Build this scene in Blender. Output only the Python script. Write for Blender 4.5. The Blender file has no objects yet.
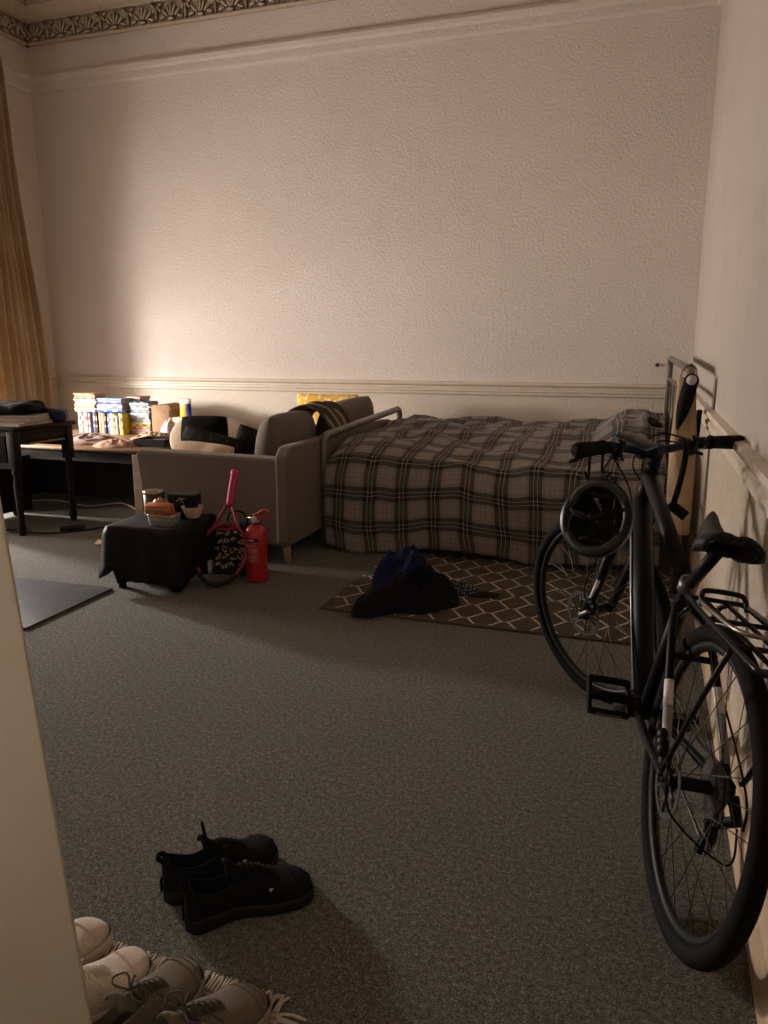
import bpy, bmesh, math, random
from mathutils import Vector, Matrix, noise
random.seed(7)
SC = bpy.context.scene
COL = SC.collection
PI = math.pi
V = Vector

# ------------------------------------------------------------------ mesh builder
class MB:
    def __init__(s):
        s.v = []; s.f = []; s.m = []; s.sm = []; s.uv = {}
    def add(s, verts, faces, mi=0, smooth=True):
        b = len(s.v)
        s.v += [tuple(p) for p in verts]
        for f in faces:
            s.f.append(tuple(b + i for i in f)); s.m.append(mi); s.sm.append(smooth)
        return b
    def box(s, c, size, rot=None, mi=0, bev=0.0, seg=2):
        bm = bmesh.new()
        bmesh.ops.create_cube(bm, size=1.0)
        for v in bm.verts:
            v.co = V((v.co.x * size[0], v.co.y * size[1], v.co.z * size[2]))
        if bev > 0:
            bmesh.ops.bevel(bm, geom=bm.edges[:], offset=min(bev, min(size) * .49), segments=seg, profile=.5, affect='EDGES')
        s.bm(bm, c, rot, mi, bev > 0)
        return s
    def bm(s, bm, c=(0, 0, 0), rot=None, mi=0, smooth=True):
        M = Matrix.Translation(V(c))
        if rot is not None:
            M = M @ (rot if isinstance(rot, Matrix) else rotm(*rot)).to_4x4()
        bm.verts.index_update()
        s.add([M @ v.co for v in bm.verts], [[v.index for v in f.verts] for f in bm.faces], mi, smooth)
        bm.free()
    def tube(s, pts, r, n=8, mi=0, cap=True, closed=False, flat=1.0):
        pts = [V(p) for p in pts]
        N = len(pts)
        rs = r if isinstance(r, (list, tuple)) else [r] * N
        vs = []; up = None
        for i, p in enumerate(pts):
            if closed:
                t = pts[(i + 1) % N] - pts[i - 1]
            else:
                t = pts[min(i + 1, N - 1)] - pts[max(i - 1, 0)]
            if t.length < 1e-9: t = V((0, 0, 1))
            t.normalize()
            if up is None:
                up = V((0, 0, 1)) if abs(t.z) < .9 else V((1, 0, 0))
            u = (up - t * up.dot(t))
            if u.length < 1e-6: u = t.orthogonal()
            u.normalize(); up = u
            w = t.cross(u)
            for k in range(n):
                a = 2 * PI * k / n
                vs.append(p + (u * math.cos(a) * flat + w * math.sin(a)) * rs[i])
        fs = []
        R = N if closed else N - 1
        for i in range(R):
            for k in range(n):
                a = i * n + k; b = i * n + (k + 1) % n
                c = ((i + 1) % N) * n + (k + 1) % n; d = ((i + 1) % N) * n + k
                fs.append((a, b, c, d))
        if cap and not closed:
            fs.append(tuple(range(n))[::-1]); fs.append(tuple((N - 1) * n + k for k in range(n)))
        s.add(vs, fs, mi, True)
        return s
    def lathe(s, prof, c=(0, 0, 0), rot=None, n=24, mi=0, mis=None):
        """prof: (radius, height) pairs, about local z."""
        M = Matrix.Translation(V(c))
        if rot is not None:
            M = M @ (rot if isinstance(rot, Matrix) else rotm(*rot)).to_4x4()
        vs = [M @ V((r * math.cos(2 * PI * k / n), r * math.sin(2 * PI * k / n), z)) for r, z in prof for k in range(n)]
        b = len(s.v)
        s.v += [tuple(p) for p in vs]
        for i in range(len(prof) - 1):
            for k in range(n):
                k2 = (k + 1) % n
                s.f.append((b + i * n + k, b + i * n + k2, b + (i + 1) * n + k2, b + (i + 1) * n + k))
                s.m.append(mis[i] if mis else mi); s.sm.append(True)
        for i, rev in ((0, True), (len(prof) - 1, False)):
            if prof[i][0] > 1e-5:
                f = [b + i * n + k for k in range(n)]
                s.f.append(tuple(f[::-1] if rev else f)); s.m.append(mis[min(i, len(mis) - 1)] if mis else mi); s.sm.append(False)
        return s
    def ell(s, c, r, rot=None, mi=0, n=12, m=8):
        vs = []; fs = []
        R = (rot if isinstance(rot, Matrix) else rotm(*rot)) if rot is not None else Matrix.Identity(3)
        for i in range(m + 1):
            th = PI * i / m
            for k in range(n):
                ph = 2 * PI * k / n
                vs.append(V(c) + R @ V((r[0] * math.sin(th) * math.cos(ph), r[1] * math.sin(th) * math.sin(ph), r[2] * math.cos(th))))
        for i in range(m):
            for k in range(n):
                fs.append((i * n + k, (i + 1) * n + k, (i + 1) * n + (k + 1) % n, i * n + (k + 1) % n))
        s.add(vs, fs, mi, True)
        return s
    def grid(s, nu, nv, fn, mi=0, smooth=True, uv=None, closeu=False, mif=None):
        b = len(s.v)
        for j in range(nv + 1):
            for i in range(nu + 1):
                u = i / nu; v = j / nv
                s.v.append(tuple(fn(u, v)))
                if uv: s.uv[len(s.v) - 1] = uv(u, v)
        W = nu + 1
        for j in range(nv):
            for i in range(nu):
                s.f.append((b + j * W + i, b + j * W + i + 1, b + (j + 1) * W + i + 1, b + (j + 1) * W + i))
                s.m.append(mif((i + .5) / nu, (j + .5) / nv) if mif else mi); s.sm.append(smooth)
        return s
    def prism(s, poly, axis, a, b, mi=0, smooth=False):
        """extrude 2-D polygon along axis ('x','y','z') between a and b."""
        def P(p, t):
            return {'x': (t, p[0], p[1]), 'y': (p[0], t, p[1]), 'z': (p[0], p[1], t)}[axis]
        n = len(poly)
        vs = [P(p, a) for p in poly] + [P(p, b) for p in poly]
        fs = [(i, (i + 1) % n, n + (i + 1) % n, n + i) for i in range(n)] + [tuple(range(n))[::-1], tuple(range(n, 2 * n))]
        s.add(vs, fs, mi, smooth)
        return s
    def build(s, name, mats, parent=None, label=None, sub=0, bevel=0, solid=0, auto=True, recalc=True):
        me = bpy.data.meshes.new(name)
        me.from_pydata(s.v, [], s.f)
        if not isinstance(mats, (list, tuple)): mats = [mats]
        for m in mats: me.materials.append(m)
        me.polygons.foreach_set('material_index', s.m)
        me.polygons.foreach_set('use_smooth', s.sm)
        if s.uv:
            uvl = me.uv_layers.new(name='UVMap')
            for lp in me.loops:
                uvl.data[lp.index].uv = s.uv.get(lp.vertex_index, (0, 0))
        if recalc:
            bm = bmesh.new(); bm.from_mesh(me)
            bmesh.ops.remove_doubles(bm, verts=bm.verts[:], dist=1e-5)
            bmesh.ops.recalc_face_normals(bm, faces=bm.faces[:])
            bm.to_mesh(me); bm.free()
        me.validate(); me.update()
        o = bpy.data.objects.new(name, me)
        COL.objects.link(o)
        if parent: o.parent = parent
        if label: o['label'] = label
        if solid:
            md = o.modifiers.new('solid', 'SOLIDIFY'); md.thickness = solid; md.offset = 0
        if bevel:
            md = o.modifiers.new('bevel', 'BEVEL'); md.width = bevel; md.segments = 2; md.limit_method = 'ANGLE'
        if sub:
            md = o.modifiers.new('sub', 'SUBSURF'); md.levels = sub; md.render_levels = sub
        return o

def rotm(rx=0, ry=0, rz=0):
    return Matrix.Rotation(rz, 3, 'Z') @ Matrix.Rotation(ry, 3, 'Y') @ Matrix.Rotation(rx, 3, 'X')

def align(d):
    """rotation taking z to direction d"""
    return V((0, 0, 1)).rotation_difference(V(d).normalized()).to_matrix()

def tag(o, label, cat, group=None, kind=None):
    o['label'] = label; o['category'] = cat
    if group: o['group'] = group
    if kind: o['kind'] = kind
    return o

def thing(name, label, cat, loc=(0, 0, 0), rot=(0, 0, 0), group=None):
    o = bpy.data.objects.new(name, None); COL.objects.link(o)
    o.empty_display_size = .05
    o.location = loc; o.rotation_euler = rot
    return tag(o, label, cat, group)

def place(o, loc, rot=(0, 0, 0)):
    o.location = loc; o.rotation_euler = rot
    return o

def struct(name, mb, mats, **k):
    o = mb.build(name, mats, **k); o['kind'] = 'structure'
    return o

def copy_tree(o, parent=None):
    c = o.copy(); COL.objects.link(c)
    if parent: c.parent = parent
    for ch in list(o.children): copy_tree(ch, c)
    return c

def lerp(a, b, t): return a + (b - a) * t
def sst(a, b, x):
    t = max(0, min(1, (x - a) / (b - a))); return t * t * (3 - 2 * t)
def fbm(p, o=4): return noise.fractal(V(p), 1.0, 2.0, o)
def catmull(pts, n=8, closed=False):
    P = [V(p) for p in pts]; out = []
    N = len(P); R = N if closed else N - 1
    for i in range(R):
        if closed: a, b, c, d = P[i - 1], P[i], P[(i + 1) % N], P[(i + 2) % N]
        else: a, b, c, d = P[max(i - 1, 0)], P[i], P[i + 1], P[min(i + 2, N - 1)]
        for k in range(n):
            t = k / n
            out.append(.5 * ((2 * b) + (c - a) * t + (2 * a - 5 * b + 4 * c - d) * t * t + (3 * b - a - 3 * c + d) * t ** 3))
    if not closed: out.append(P[-1])
    return out

# ------------------------------------------------------------------ materials
class NT:
    def __init__(s, name):
        s.mat = bpy.data.materials.new(name); s.mat.use_nodes = True
        s.t = s.mat.node_tree; s.n = s.t.nodes; s.l = s.t.links
        s.b = s.n['Principled BSDF']
        s.out = s.n['Material Output']
    def node(s, kind, ins=None, **props):
        nd = s.n.new(kind)
        for k, v in props.items(): setattr(nd, k, v)
        for k, v in (ins or {}).items(): s.put(nd.inputs[k], v)
        return nd
    def put(s, sock, v):
        if isinstance(v, bpy.types.NodeSocket): s.l.new(v, sock)
        else:
            if isinstance(v, (tuple, list)) and len(v) == 3 and sock.type == 'RGBA': v = (*v, 1)
            sock.default_value = v
    def math(s, op, a, b=0.0, c=None):
        nd = s.n.new('ShaderNodeMath'); nd.operation = op
        s.put(nd.inputs[0], a); s.put(nd.inputs[1], b)
        if c is not None: s.put(nd.inputs[2], c)
        return nd.outputs[0]
    def mix(s, f, a, b, mode='MIX'):
        nd = s.n.new('ShaderNodeMix'); nd.data_type = 'RGBA'; nd.blend_type = mode
        s.put(nd.inputs[0], f); s.put(nd.inputs[6], a); s.put(nd.inputs[7], b)
        return nd.outputs[2]
    def ramp(s, f, stops):
        nd = s.n.new('ShaderNodeValToRGB')
        e = nd.color_ramp.elements
        while len(e) < len(stops): e.new(.5)
        for k, (p, c) in enumerate(stops):
            e[k].position = p; e[k].color = (*c, 1) if len(c) == 3 else c
        s.put(nd.inputs[0], f)
        return nd.outputs[0]
    def coord(s, which='Object'):
        return s.n.new('ShaderNodeTexCoord').outputs[which]
    def noise(s, co, scale, detail=3, rough=.55, out='Fac', dist=0):
        nd = s.node('ShaderNodeTexNoise', {'Scale': scale, 'Detail': detail, 'Roughness': rough, 'Distortion': dist})
        s.l.new(co, nd.inputs['Vector']); return nd.outputs[out]
    def bump(s, h, strength=.3, dist=.01):
        nd = s.node('ShaderNodeBump', {'Strength': strength, 'Distance': dist, 'Height': h})
        s.l.new(nd.outputs[0], s.b.inputs['Normal']); return nd
    def set(s, **k):
        for a, v in k.items():
            s.put(s.b.inputs[a.replace('_', ' ')], v)
        return s

def srgb(r, g, b):
    f = lambda c: (c / 255 / 12.92) if c / 255 <= .04045 else ((c / 255 + .055) / 1.055) ** 2.4
    return (f(r), f(g), f(b))

_cache = {}
def plain(name, col, rough=.6, metal=0.0, var=.12, scale=30, bump=0.0, spec=None, coat=0):
    """procedural material: base colour gently mottled by noise"""
    if name in _cache: return _cache[name]
    t = NT(name); co = t.coord()
    n = t.noise(co, scale, 3)
    dark = tuple(c * (1 - var) for c in col); lite = tuple(min(1, c * (1 + var)) for c in col)
    t.set(Base_Color=t.ramp(n, [(.3, dark), (.7, lite)]), Roughness=rough, Metallic=metal)
    if spec is None and max(col) < .03 and metal < .3: spec = .22
    if spec is not None: t.b.inputs['Specular IOR Level'].default_value = spec
    if coat: t.b.inputs['Coat Weight'].default_value = coat
    if bump: t.bump(n, bump, .004)
    _cache[name] = t.mat
    return t.mat

def fabric(name, col, scale=350, var=.25, bump=.35, rough=.95, sheen=.2, big=6):
    if name in _cache: return _cache[name]
    t = NT(name); co = t.coord()
    n = t.noise(co, scale, 2); g = t.noise(co, big, 3)
    f = t.math('MULTIPLY_ADD', n, .7, t.math('MULTIPLY', g, .3))
    dark = tuple(c * (1 - var) for c in col); lite = tuple(min(1, c * (1 + var)) for c in col)
    t.set(Base_Color=t.ramp(f, [(.3, dark), (.7, lite)]), Roughness=rough)
    t.b.inputs['Sheen Weight'].default_value = sheen * min(1, max(col) * 4)
    t.b.inputs['Specular IOR Level'].default_value = .15 if max(col) > .05 else .05
    t.bump(n, bump, .003)
    _cache[name] = t.mat
    return t.mat
# ------------------------------------------------------------------ setting materials
def wall_mat(name, col, grime=0.0, top=None):
    t = NT(name); co = t.coord()
    chips = t.noise(co, 55, 3, .6); fine = t.noise(co, 160, 2)
    big = t.noise(co, .9, 4, .6); st = t.noise(co, 4, 5, .65)
    c = t.ramp(big, [(.3, tuple(k * .93 for k in col)), (.7, col)])
    c = t.mix(t.math('MULTIPLY', t.ramp(st, [(.52, (0, 0, 0)), (.75, (1, 1, 1))]), .10 + grime), c, tuple(k * f for k, f in zip(col, (.72, .63, .5))))
    t.set(Base_Color=c, Roughness=.75)
    t.b.inputs['Specular IOR Level'].default_value = .25
    h = t.math('MULTIPLY_ADD', chips, 1.0, t.math('MULTIPLY', fine, .25))
    h = t.ramp(h, [(.48, (0, 0, 0)), (.80, (1, 1, 1))])
    t.bump(h, .55, .006)
    return t.mat
M_WALL = wall_mat('cream woodchip wallpaper', (.70, .625, .57))
M_DADO = wall_mat('cream lower wall paint', (.68, .59, .49))
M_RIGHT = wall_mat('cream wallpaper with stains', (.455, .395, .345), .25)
def paint(name, col, streak=.12):
    t = NT(name); co = t.coord()
    n = t.noise(co, 9, 5, .7); m = t.noise(co, 70, 2)
    c = t.ramp(n, [(.35, col), (.75, tuple(k * (1 - streak) * f for k, f in zip(col, (1, .95, .86))))])
    t.set(Base_Color=c, Roughness=.42)
    t.bump(m, .08, .002)
    return t.mat
M_GLOSS = paint('cream gloss paint', (.63, .555, .465))
M_SKIRT = paint('yellowed skirting paint', (.55, .40, .26), .35)
M_CEIL = paint('old ceiling paint', (.60, .50, .39), .2)

def cornice_mat():
    t = NT('aged plaster cornice'); co = t.coord()
    n = t.noise(co, 20, 4)
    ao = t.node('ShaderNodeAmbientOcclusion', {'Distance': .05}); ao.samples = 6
    f = t.ramp(ao.outputs['AO'], [(.35, (0, 0, 0)), (.85, (1, 1, 1))])  # relief shadow and dirt together, coloured into the recesses
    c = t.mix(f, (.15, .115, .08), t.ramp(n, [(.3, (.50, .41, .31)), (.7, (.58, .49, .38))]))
    t.set(Base_Color=c, Roughness=.8)
    return t.mat
M_CORN = cornice_mat()

def carpet_mat():
    t = NT('dark speckled carpet'); co = t.coord()
    a = t.noise(co, 210, 2, .7); b = t.noise(co, 75, 3, .6); g = t.noise(co, 1.6, 4)
    f = t.math('ADD', t.math('MULTIPLY', a, .62), t.math('MULTIPLY', b, .38))
    c = t.ramp(f, [(.38, (.038, .037, .031)), (.50, (.113, .109, .091)), (.60, (.22, .212, .178)), (.70, (.44, .40, .33))])
    c = t.mix(t.math('MULTIPLY', g, .5), c, t.mix(1.0, c, (.62, .62, .60), 'MULTIPLY'))
    vor = t.node('ShaderNodeTexVoronoi', {'Scale': 9.0}); t.l.new(co, vor.inputs['Vector'])
    fleck = t.math('LESS_THAN', vor.outputs['Distance'], .016)
    c = t.mix(t.math('MULTIPLY', fleck, .5), c, (.4, .36, .3))
    t.set(Base_Color=c, Roughness=1.0)
    t.b.inputs['Specular IOR Level'].default_value = .05
    t.b.inputs['Sheen Weight'].default_value = .12
    t.bump(f, .9, .012)
    return t.mat
M_CARPET = carpet_mat()

# ------------------------------------------------------------------ room shell
XL, XR, YB, YF, ZC = -5.5, .29, 6.2, -.9, 4.2
XB = -7.1                                         # back of the window bay
struct('floor', MB().box(((XB + XR) / 2, (YB + YF) / 2, -.05), (XR - XB + .3, YB - YF + .3, .1)), M_CARPET)
struct('ceiling', MB().box(((XB + XR) / 2, (YB + YF) / 2, ZC + .05), (XR - XB + .3, YB - YF + .3, .1)), M_CEIL)
mb = MB()
mb.box(((XL + XR) / 2, YB + .075, (ZC + .93) / 2), (XR - XL + .3, .15, ZC - .93), mi=0)
mb.box(((XL + XR) / 2, YB + .075, .465), (XR - XL + .3, .15, .93), mi=1)
struct('wall_back', mb, [M_WALL, M_DADO])
mb = MB()
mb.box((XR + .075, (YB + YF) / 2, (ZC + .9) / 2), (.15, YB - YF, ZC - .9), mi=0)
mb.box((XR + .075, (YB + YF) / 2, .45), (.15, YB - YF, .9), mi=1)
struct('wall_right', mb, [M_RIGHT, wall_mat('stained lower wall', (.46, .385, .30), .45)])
mb = MB()                                          # left wall: pier beside the corner, lintel, near pier
mb.box((XL - .1, 5.8, ZC / 2), (.2, .8, ZC), mi=0)
mb.box((XL - .1, 3.6, (ZC + 3.5) / 2), (.2, 3.6, ZC - 3.5), mi=0)
mb.box((XL - .1, .45, ZC / 2), (.2, 2.7, ZC), mi=0)
struct('wall_left', mb, M_WALL)
mb = MB()                                          # the bay itself
mb.box((XB - .05, 3.6, ZC / 2), (.1, 4.0, ZC))
mb.box(((XB + XL) / 2 - .1, 5.55, ZC / 2), (XL - XB - .2, .1, ZC))
mb.box(((XB + XL) / 2 - .1, 1.65, ZC / 2), (XL - XB - .2, .1, ZC))
struct('wall_left_bay', mb, M_WALL)
struct('wall_front', MB().box(((XL + XR) / 2, YF - .075, ZC / 2), (XR - XL + .3, .15, ZC)), M_WALL)
struct('wall_entrance', MB().box((-1.50, .50, 1.25), (.5, .2, 2.5)), M_GLOSS)

# dado rails: moulded profile (depth from wall, height)
DADO = [(0, .845), (.018, .845), (.024, .852), (.024, .868), (.034, .876), (.034, .892), (.020, .90), (.020, .912), (.044, .922), (.05, .932), (.044, .946), (0, .95)]
struct('trim_1', MB().prism([(YB - d, z + .005) for d, z in DADO], 'x', XL, XR, smooth=False), M_GLOSS)
struct('trim_2', MB().prism([(XR - d * .7, z - .008) for d, z in DADO], 'y', YF, YB, smooth=False), M_GLOSS)
struct('trim_3', MB().prism([(XL + d, z + .005) for d, z in DADO], 'y', 5.4, YB, smooth=False), M_GLOSS)
PICT = [(0, 3.47), (.02, 3.475), (.03, 3.495), (.03, 3.55), (.045, 3.57), (.05, 3.60), (.035, 3.625), (0, 3.64)]
struct('trim_4', MB().prism([(YB - d, z) for d, z in PICT], 'x', XL, XR, smooth=False), M_WALL)
struct('trim_5', MB().prism([(XL + d, z) for d, z in PICT], 'y', YF, YB, smooth=False), M_WALL)
struct('trim_6', MB().prism([(XR - d, z) for d, z in PICT], 'y', YF, YB, smooth=False), M_WALL)
SK = [(0, 0), (.022, 0), (.022, .14), (.016, .155), (.012, .175), (0, .185)]
struct('baseboard_back', MB().prism([(YB - d, z) for d, z in SK], 'x', XL, XR), M_SKIRT)
struct('baseboard_right', MB().prism([(XR - d, z) for d, z in SK], 'y', YF, YB), M_SKIRT)
struct('baseboard_left', MB().prism([(XL + d, z) for d, z in SK], 'y', 5.4, YB), M_SKIRT)

# cornice: leaf frieze, cove, dentils and soffit; same section along the back and the left wall
def cornice(along, name):
    mb = MB()
    # local: t = along the wall, d = distance from wall
    def P(t, d, z): return (t, YB - d, z) if along == 'x' else (XL + d, t, z)
    def ext(poly, a, b):
        n = len(poly)
        vs = [P(a, d, z) for d, z in poly] + [P(b, d, z) for d, z in poly]
        fs = [(i, (i + 1) % n, n + (i + 1) % n, n + i) for i in range(n)] + [tuple(range(n)), tuple(range(n, 2 * n))]
        mb.add(vs, fs, 0, False)
    a, b = (XL, XR) if along == 'x' else (1.0, YB)
    ext([(0, 3.86), (.05, 3.86), (.05, 3.875), (.03, 3.88), (.03, 4.03), (.055, 4.035), (.06, 4.05), (.10, 4.06), (.20, 4.10), (.20, 4.115), (.215, 4.12), (.215, 4.16), (.26, 4.165), (.26, 4.2), (0, 4.2)], a, b)
    ext([(.55, 4.185), (.60, 4.17), (.64, 4.185), (.64, 4.2), (.55, 4.2)], a, b)
    ext([(.80, 4.185), (.84, 4.165), (.90, 4.185), (.90, 4.2), (.80, 4.2)], a, b)
    t = a + .02
    while t < min(b, a + 5.7) - .02:                                     # dentils
        q = [P(t, .212, 4.122), P(t + .026, .212, 4.122), P(t + .026, .235, 4.122), P(t, .235, 4.122),
             P(t, .212, 4.158), P(t + .026, .212, 4.158), P(t + .026, .235, 4.158), P(t, .235, 4.158)]
        mb.add(q, [(0, 1, 2, 3), (4, 5, 6, 7), (0, 1, 5, 4), (1, 2, 6, 5), (2, 3, 7, 6), (3, 0, 4, 7)], 0, False)
        t += .045
    def lobe(t, z, L, w, ang, h=.02):
        ux, uz = math.cos(ang), math.sin(ang); n = 8
        vs = []
        for i in range(5):
            th = PI * i / 4
            for k in range(n):
                ph = 2 * PI * k / n
                x = L * math.cos(th); y = w * math.sin(th) * math.cos(ph); d = h * math.sin(th) * math.sin(ph)
                vs.append(P(t + x * ux - y * uz, .032 + d + .008, z + x * uz + y * ux))
        mb.add(vs, [(i * n + k, i * n + (k + 1) % n, (i + 1) * n + (k + 1) % n, (i + 1) * n + k) for i in range(4) for k in range(n)], 0, True)
    t = a + .14
    lim = -2.4 if along == 'x' else b
    while t < lim:
        for s in (-1, 1):
            lobe(t + s * .024, 3.955, .052, .013, PI / 2 - s * .35)
            lobe(t + s * .062, 3.945, .046, .013, PI / 2 - s * .85)
            lobe(t + s * .085, 3.91, .034, .011, -s * .3)
            lobe(t + s * .115, 3.975, .030, .014, s * .9)
            lobe(t + s * .10, 4.01, .026, .010, s * 2.4)
        lobe(t, 3.965, .058, .012, PI / 2, .028)
        lobe(t + .14, 3.945, .06, .010, PI / 2, .03)
        lobe(t, 3.895, .03, .014, 0, .028)
        t += .28
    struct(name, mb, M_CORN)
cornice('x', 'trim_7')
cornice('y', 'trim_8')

# small dark wall plug left in the wallpaper above the bed
mb = MB(); mb.lathe([(.004, 0), (.014, 0), (.013, .006), (.005, .009), (.004, .03), (.0, .03)], (0, 0, 0), (PI / 2, 0, 0), 12)
tag(place(mb.build('wall_hook', plain('dark plug metal', (.03, .022, .02), .4)), (.044, YB - .003, 1.096)), 'tiny dark hook in the back wall, above the dado rail by the headboard', 'hook')
# ------------------------------------------------------------------ bed
M_TUBE = plain('grey green bed metal', (.15, .14, .115), .38, .55, .15, 14)
bed = thing('bed_frame', 'grey tubular metal bed frame with head and foot rails along the back wall', 'bed', (0, 0, 0))
X0, X1, Y0, Y1 = -1.845, .135, 4.30, 6.0
def post_rail(xb, ztop, yA, yB, mids, name, r=.02, xa=None, za=None):
    mb = MB()
    xa = xb if xa is None else xa; za = ztop if za is None else za
    pts = [(xa, yA, 0), (xa, yA, za - .05), (xa, yA + .012, za - .018), (xa, yA + .045, za), (xb, yB - .045, ztop), (xb, yB - .012, ztop - .018), (xb, yB, ztop - .05), (xb, yB, 0)]
    mb.tube(pts, r, 12)
    for z in mids: mb.tube([(xa, yA, z), (xb, yB, z)], r * .6, 10)
    n = 6
    for k in range(1, n):
        y = lerp(yA, yB, k / n); x = lerp(xa, xb, k / n); mb.tube([(x, y, mids[-1]), (x, y, mids[0])], r * .38, 8)
    return mb.build(name, M_TUBE, bed)
post_rail(X0, .755, Y0 - .02, 5.80, [.42, .3], 'footboard', .023, X0, .70)
post_rail(.135, 1.145, 4.0, 6.08, [1.0, .45], 'headboard', .02, .185, 1.115)
for y in (4.40, 5.9): MB().box(((X0 + X1) / 2, y, .27), (X1 - X0, .03, .06), bev=.006).build('side_rail', M_TUBE, bed)
mb = MB()
for k in range(12): mb.box((lerp(X0 + .1, X1 - .1, k / 11), 5.15, .30), (.07, 1.5, .015))
mb.build('bed_slats', plain('pine slat', (.45, .30, .16), .6), bed)
for y in (4.42, 5.88):
    MB().tube([(-.85, y, 0), (-.85, y, .27)], .016, 10).build('leg', M_TUBE, bed)
mb = MB(); mb.box(((X0 + X1) / 2, 5.13, .40), (X1 - X0 - .08, 1.54, .17), bev=.05, seg=3)
tag(mb.build('mattress', fabric('mattress ticking', (.5, .46, .4))), 'pale mattress on the bed, under the tartan duvet', 'mattress')

# tartan duvet -------------------------------------------------------
def tartan():
    t = NT('grey tartan cotton')
    uv = t.coord('UV')
    sep = t.node('ShaderNodeSeparateXYZ'); t.l.new(uv, sep.inputs[0])
    warp = t.noise(t.coord(), 300, 2)
    def stripes(s, P):
        f = t.math('DIVIDE', s, P); f = t.math('FRACT', f)
        d = t.math('ABSOLUTE', t.math('SUBTRACT', f, .5))                 # 0 at the band middle
        def band(c, w): return t.math('LESS_THAN', t.math('ABSOLUTE', t.math('SUBTRACT', d, c)), w)
        dark = t.math('LESS_THAN', d, .20)
        mid = t.math('LESS_THAN', d, .30)
        white = band(.06, .012); thin = band(.44, .014)
        white2 = band(.15, .008)
        return dark, mid, white, thin
    dx, mx, wx, tx = stripes(sep.outputs[0], .195)
    dy, my, wy, ty = stripes(sep.outputs[1], .172)
    base = (.295, .262, .235); dk = (.026, .024, .023); wh = (.60, .55, .49)
    dsum = t.math('MULTIPLY', t.math('ADD', dx, dy), .5)
    c = t.mix(t.math('MULTIPLY', t.math('ADD', mx, my), .16), base, (.05, .046, .042))
    c = t.mix(t.math('POWER', dsum, .45), c, dk)
    c = t.mix(t.math('MULTIPLY', t.math('MAXIMUM', tx, ty), .25), c, (.10, .06, .05))
    c = t.mix(t.math('MULTIPLY', t.math('ADD', wx, wy), .36), c, wh)
    c = t.mix(t.math('MULTIPLY', warp, .5), c, t.mix(1, c, (.6, .6, .6), 'MULTIPLY'))
    t.set(Base_Color=c, Roughness=.95)
    t.b.inputs['Specular IOR Level'].default_value = .1
    t.b.inputs['Sheen Weight'].default_value = .1
    t.bump(t.noise(t.coord(), 45, 3), .12, .006)
    return t.mat
M_TARTAN = tartan()
def duvet():
    mb = MB()
    xa, xb = -1.815, .10
    NU, NV = 150, 110
    # section: s = 0 at the wall side, goes over the top, then down the front to the floor
    LT, LD = 1.62, .50
    yback, yfront = 5.94, 4.30
    def top(x, y):
        u = (x - xa) / (xb - xa)
        z = .605 + .075 * sst(4.32, 5.4, y)
        z += .03 * fbm((x * 1.7, y * 1.7, 3), 3) + .016 * fbm((x * 5, y * 4, 8), 3)
        z += .012 * math.sin((x * .9 + y * 1.6) * 9 + 3 * fbm((x, y, 1)))
        # pillows under the duvet at the head end
        hx = sst(-.34, -.12, x) * (1 - .75 * sst(-.02, .10, x)); hy = sst(4.5, 5.0, y)
        z += .115 * hx * (.35 + .65 * hy) * (1 - .5 * sst(5.7, 5.94, y))
        z -= .02 * (1 - sst(0, .04, u)); z += .045 * (1 - sst(.02, .35, u)) * (1 - sst(4.5, 5.2, y)) + .05 * sst(.95, 1, u)
        z -= .045 * (1 - sst(4.30, 4.6, y))
        z -= .015 * sst(-1.0, -.3, x) * (1 - sst(4.3, 4.9, y))
        return z
    def fn(u, v):
        x = lerp(xa, xb, u)
        s = v * (LT + LD)
        if s <= LT:
            y = lerp(yback, yfront, s / LT)
            z = top(x, y)
            return (x, y, z)
        d = (s - LT) / LD
        zt = top(x, yfront)
        zb = .035 + .02 * math.sin(x * 5) + .03 * fbm((x * 2.2, 0, 5)) + .02 * sst(-.8, -.1, x)
        z = lerp(zt, zb, d)
        bulge = .045 * math.sin(min(1, d * 3.5) * PI / 2) + .02 * math.sin(d * PI)
        fold = (.016 * fbm((x * 4.5, d * .8, 2), 3) + .02 * math.sin(x * 11 + 2 * fbm((x, d, 9))) * d) * sst(0, .3, d)
        return (x + .01 * fbm((x * 3, d * 2, 4)) * d, yfront - bulge - fold, z)
    mb.grid(NU, NV, fn, uv=lambda u, v: (u * (xb - xa) + .03 * fbm((u * 3, v * 3, 0)), v * (LT + LD) + .025 * fbm((u * 3, v * 3, 7))))
    # short overhang at the foot end and the head end
    for e, xx, sg in ((0, xa, -1), (1, xb, 1)):
        def fe(u, v, e=e, xx=xx, sg=sg):
            p = V(fn(e, u)); q = min(1, max(0, (p.z - .06) / .5))
            return (p.x + sg * .012 * math.sin(v * PI / 2), p.y, p.z - v * (.13 if p.y > 4.28 else 0.0))
        mb.grid(NV, 5, fe, uv=lambda u, v, xx=xx, sg=sg: (xx - xa + sg * v * .16, u * (LT + LD)))
    o = mb.build('duvet', M_TARTAN, recalc=True, solid=.012)
    return tag(o, 'grey, black and white tartan duvet draped over the bed down to the rug', 'duvet')
duvet()

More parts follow.
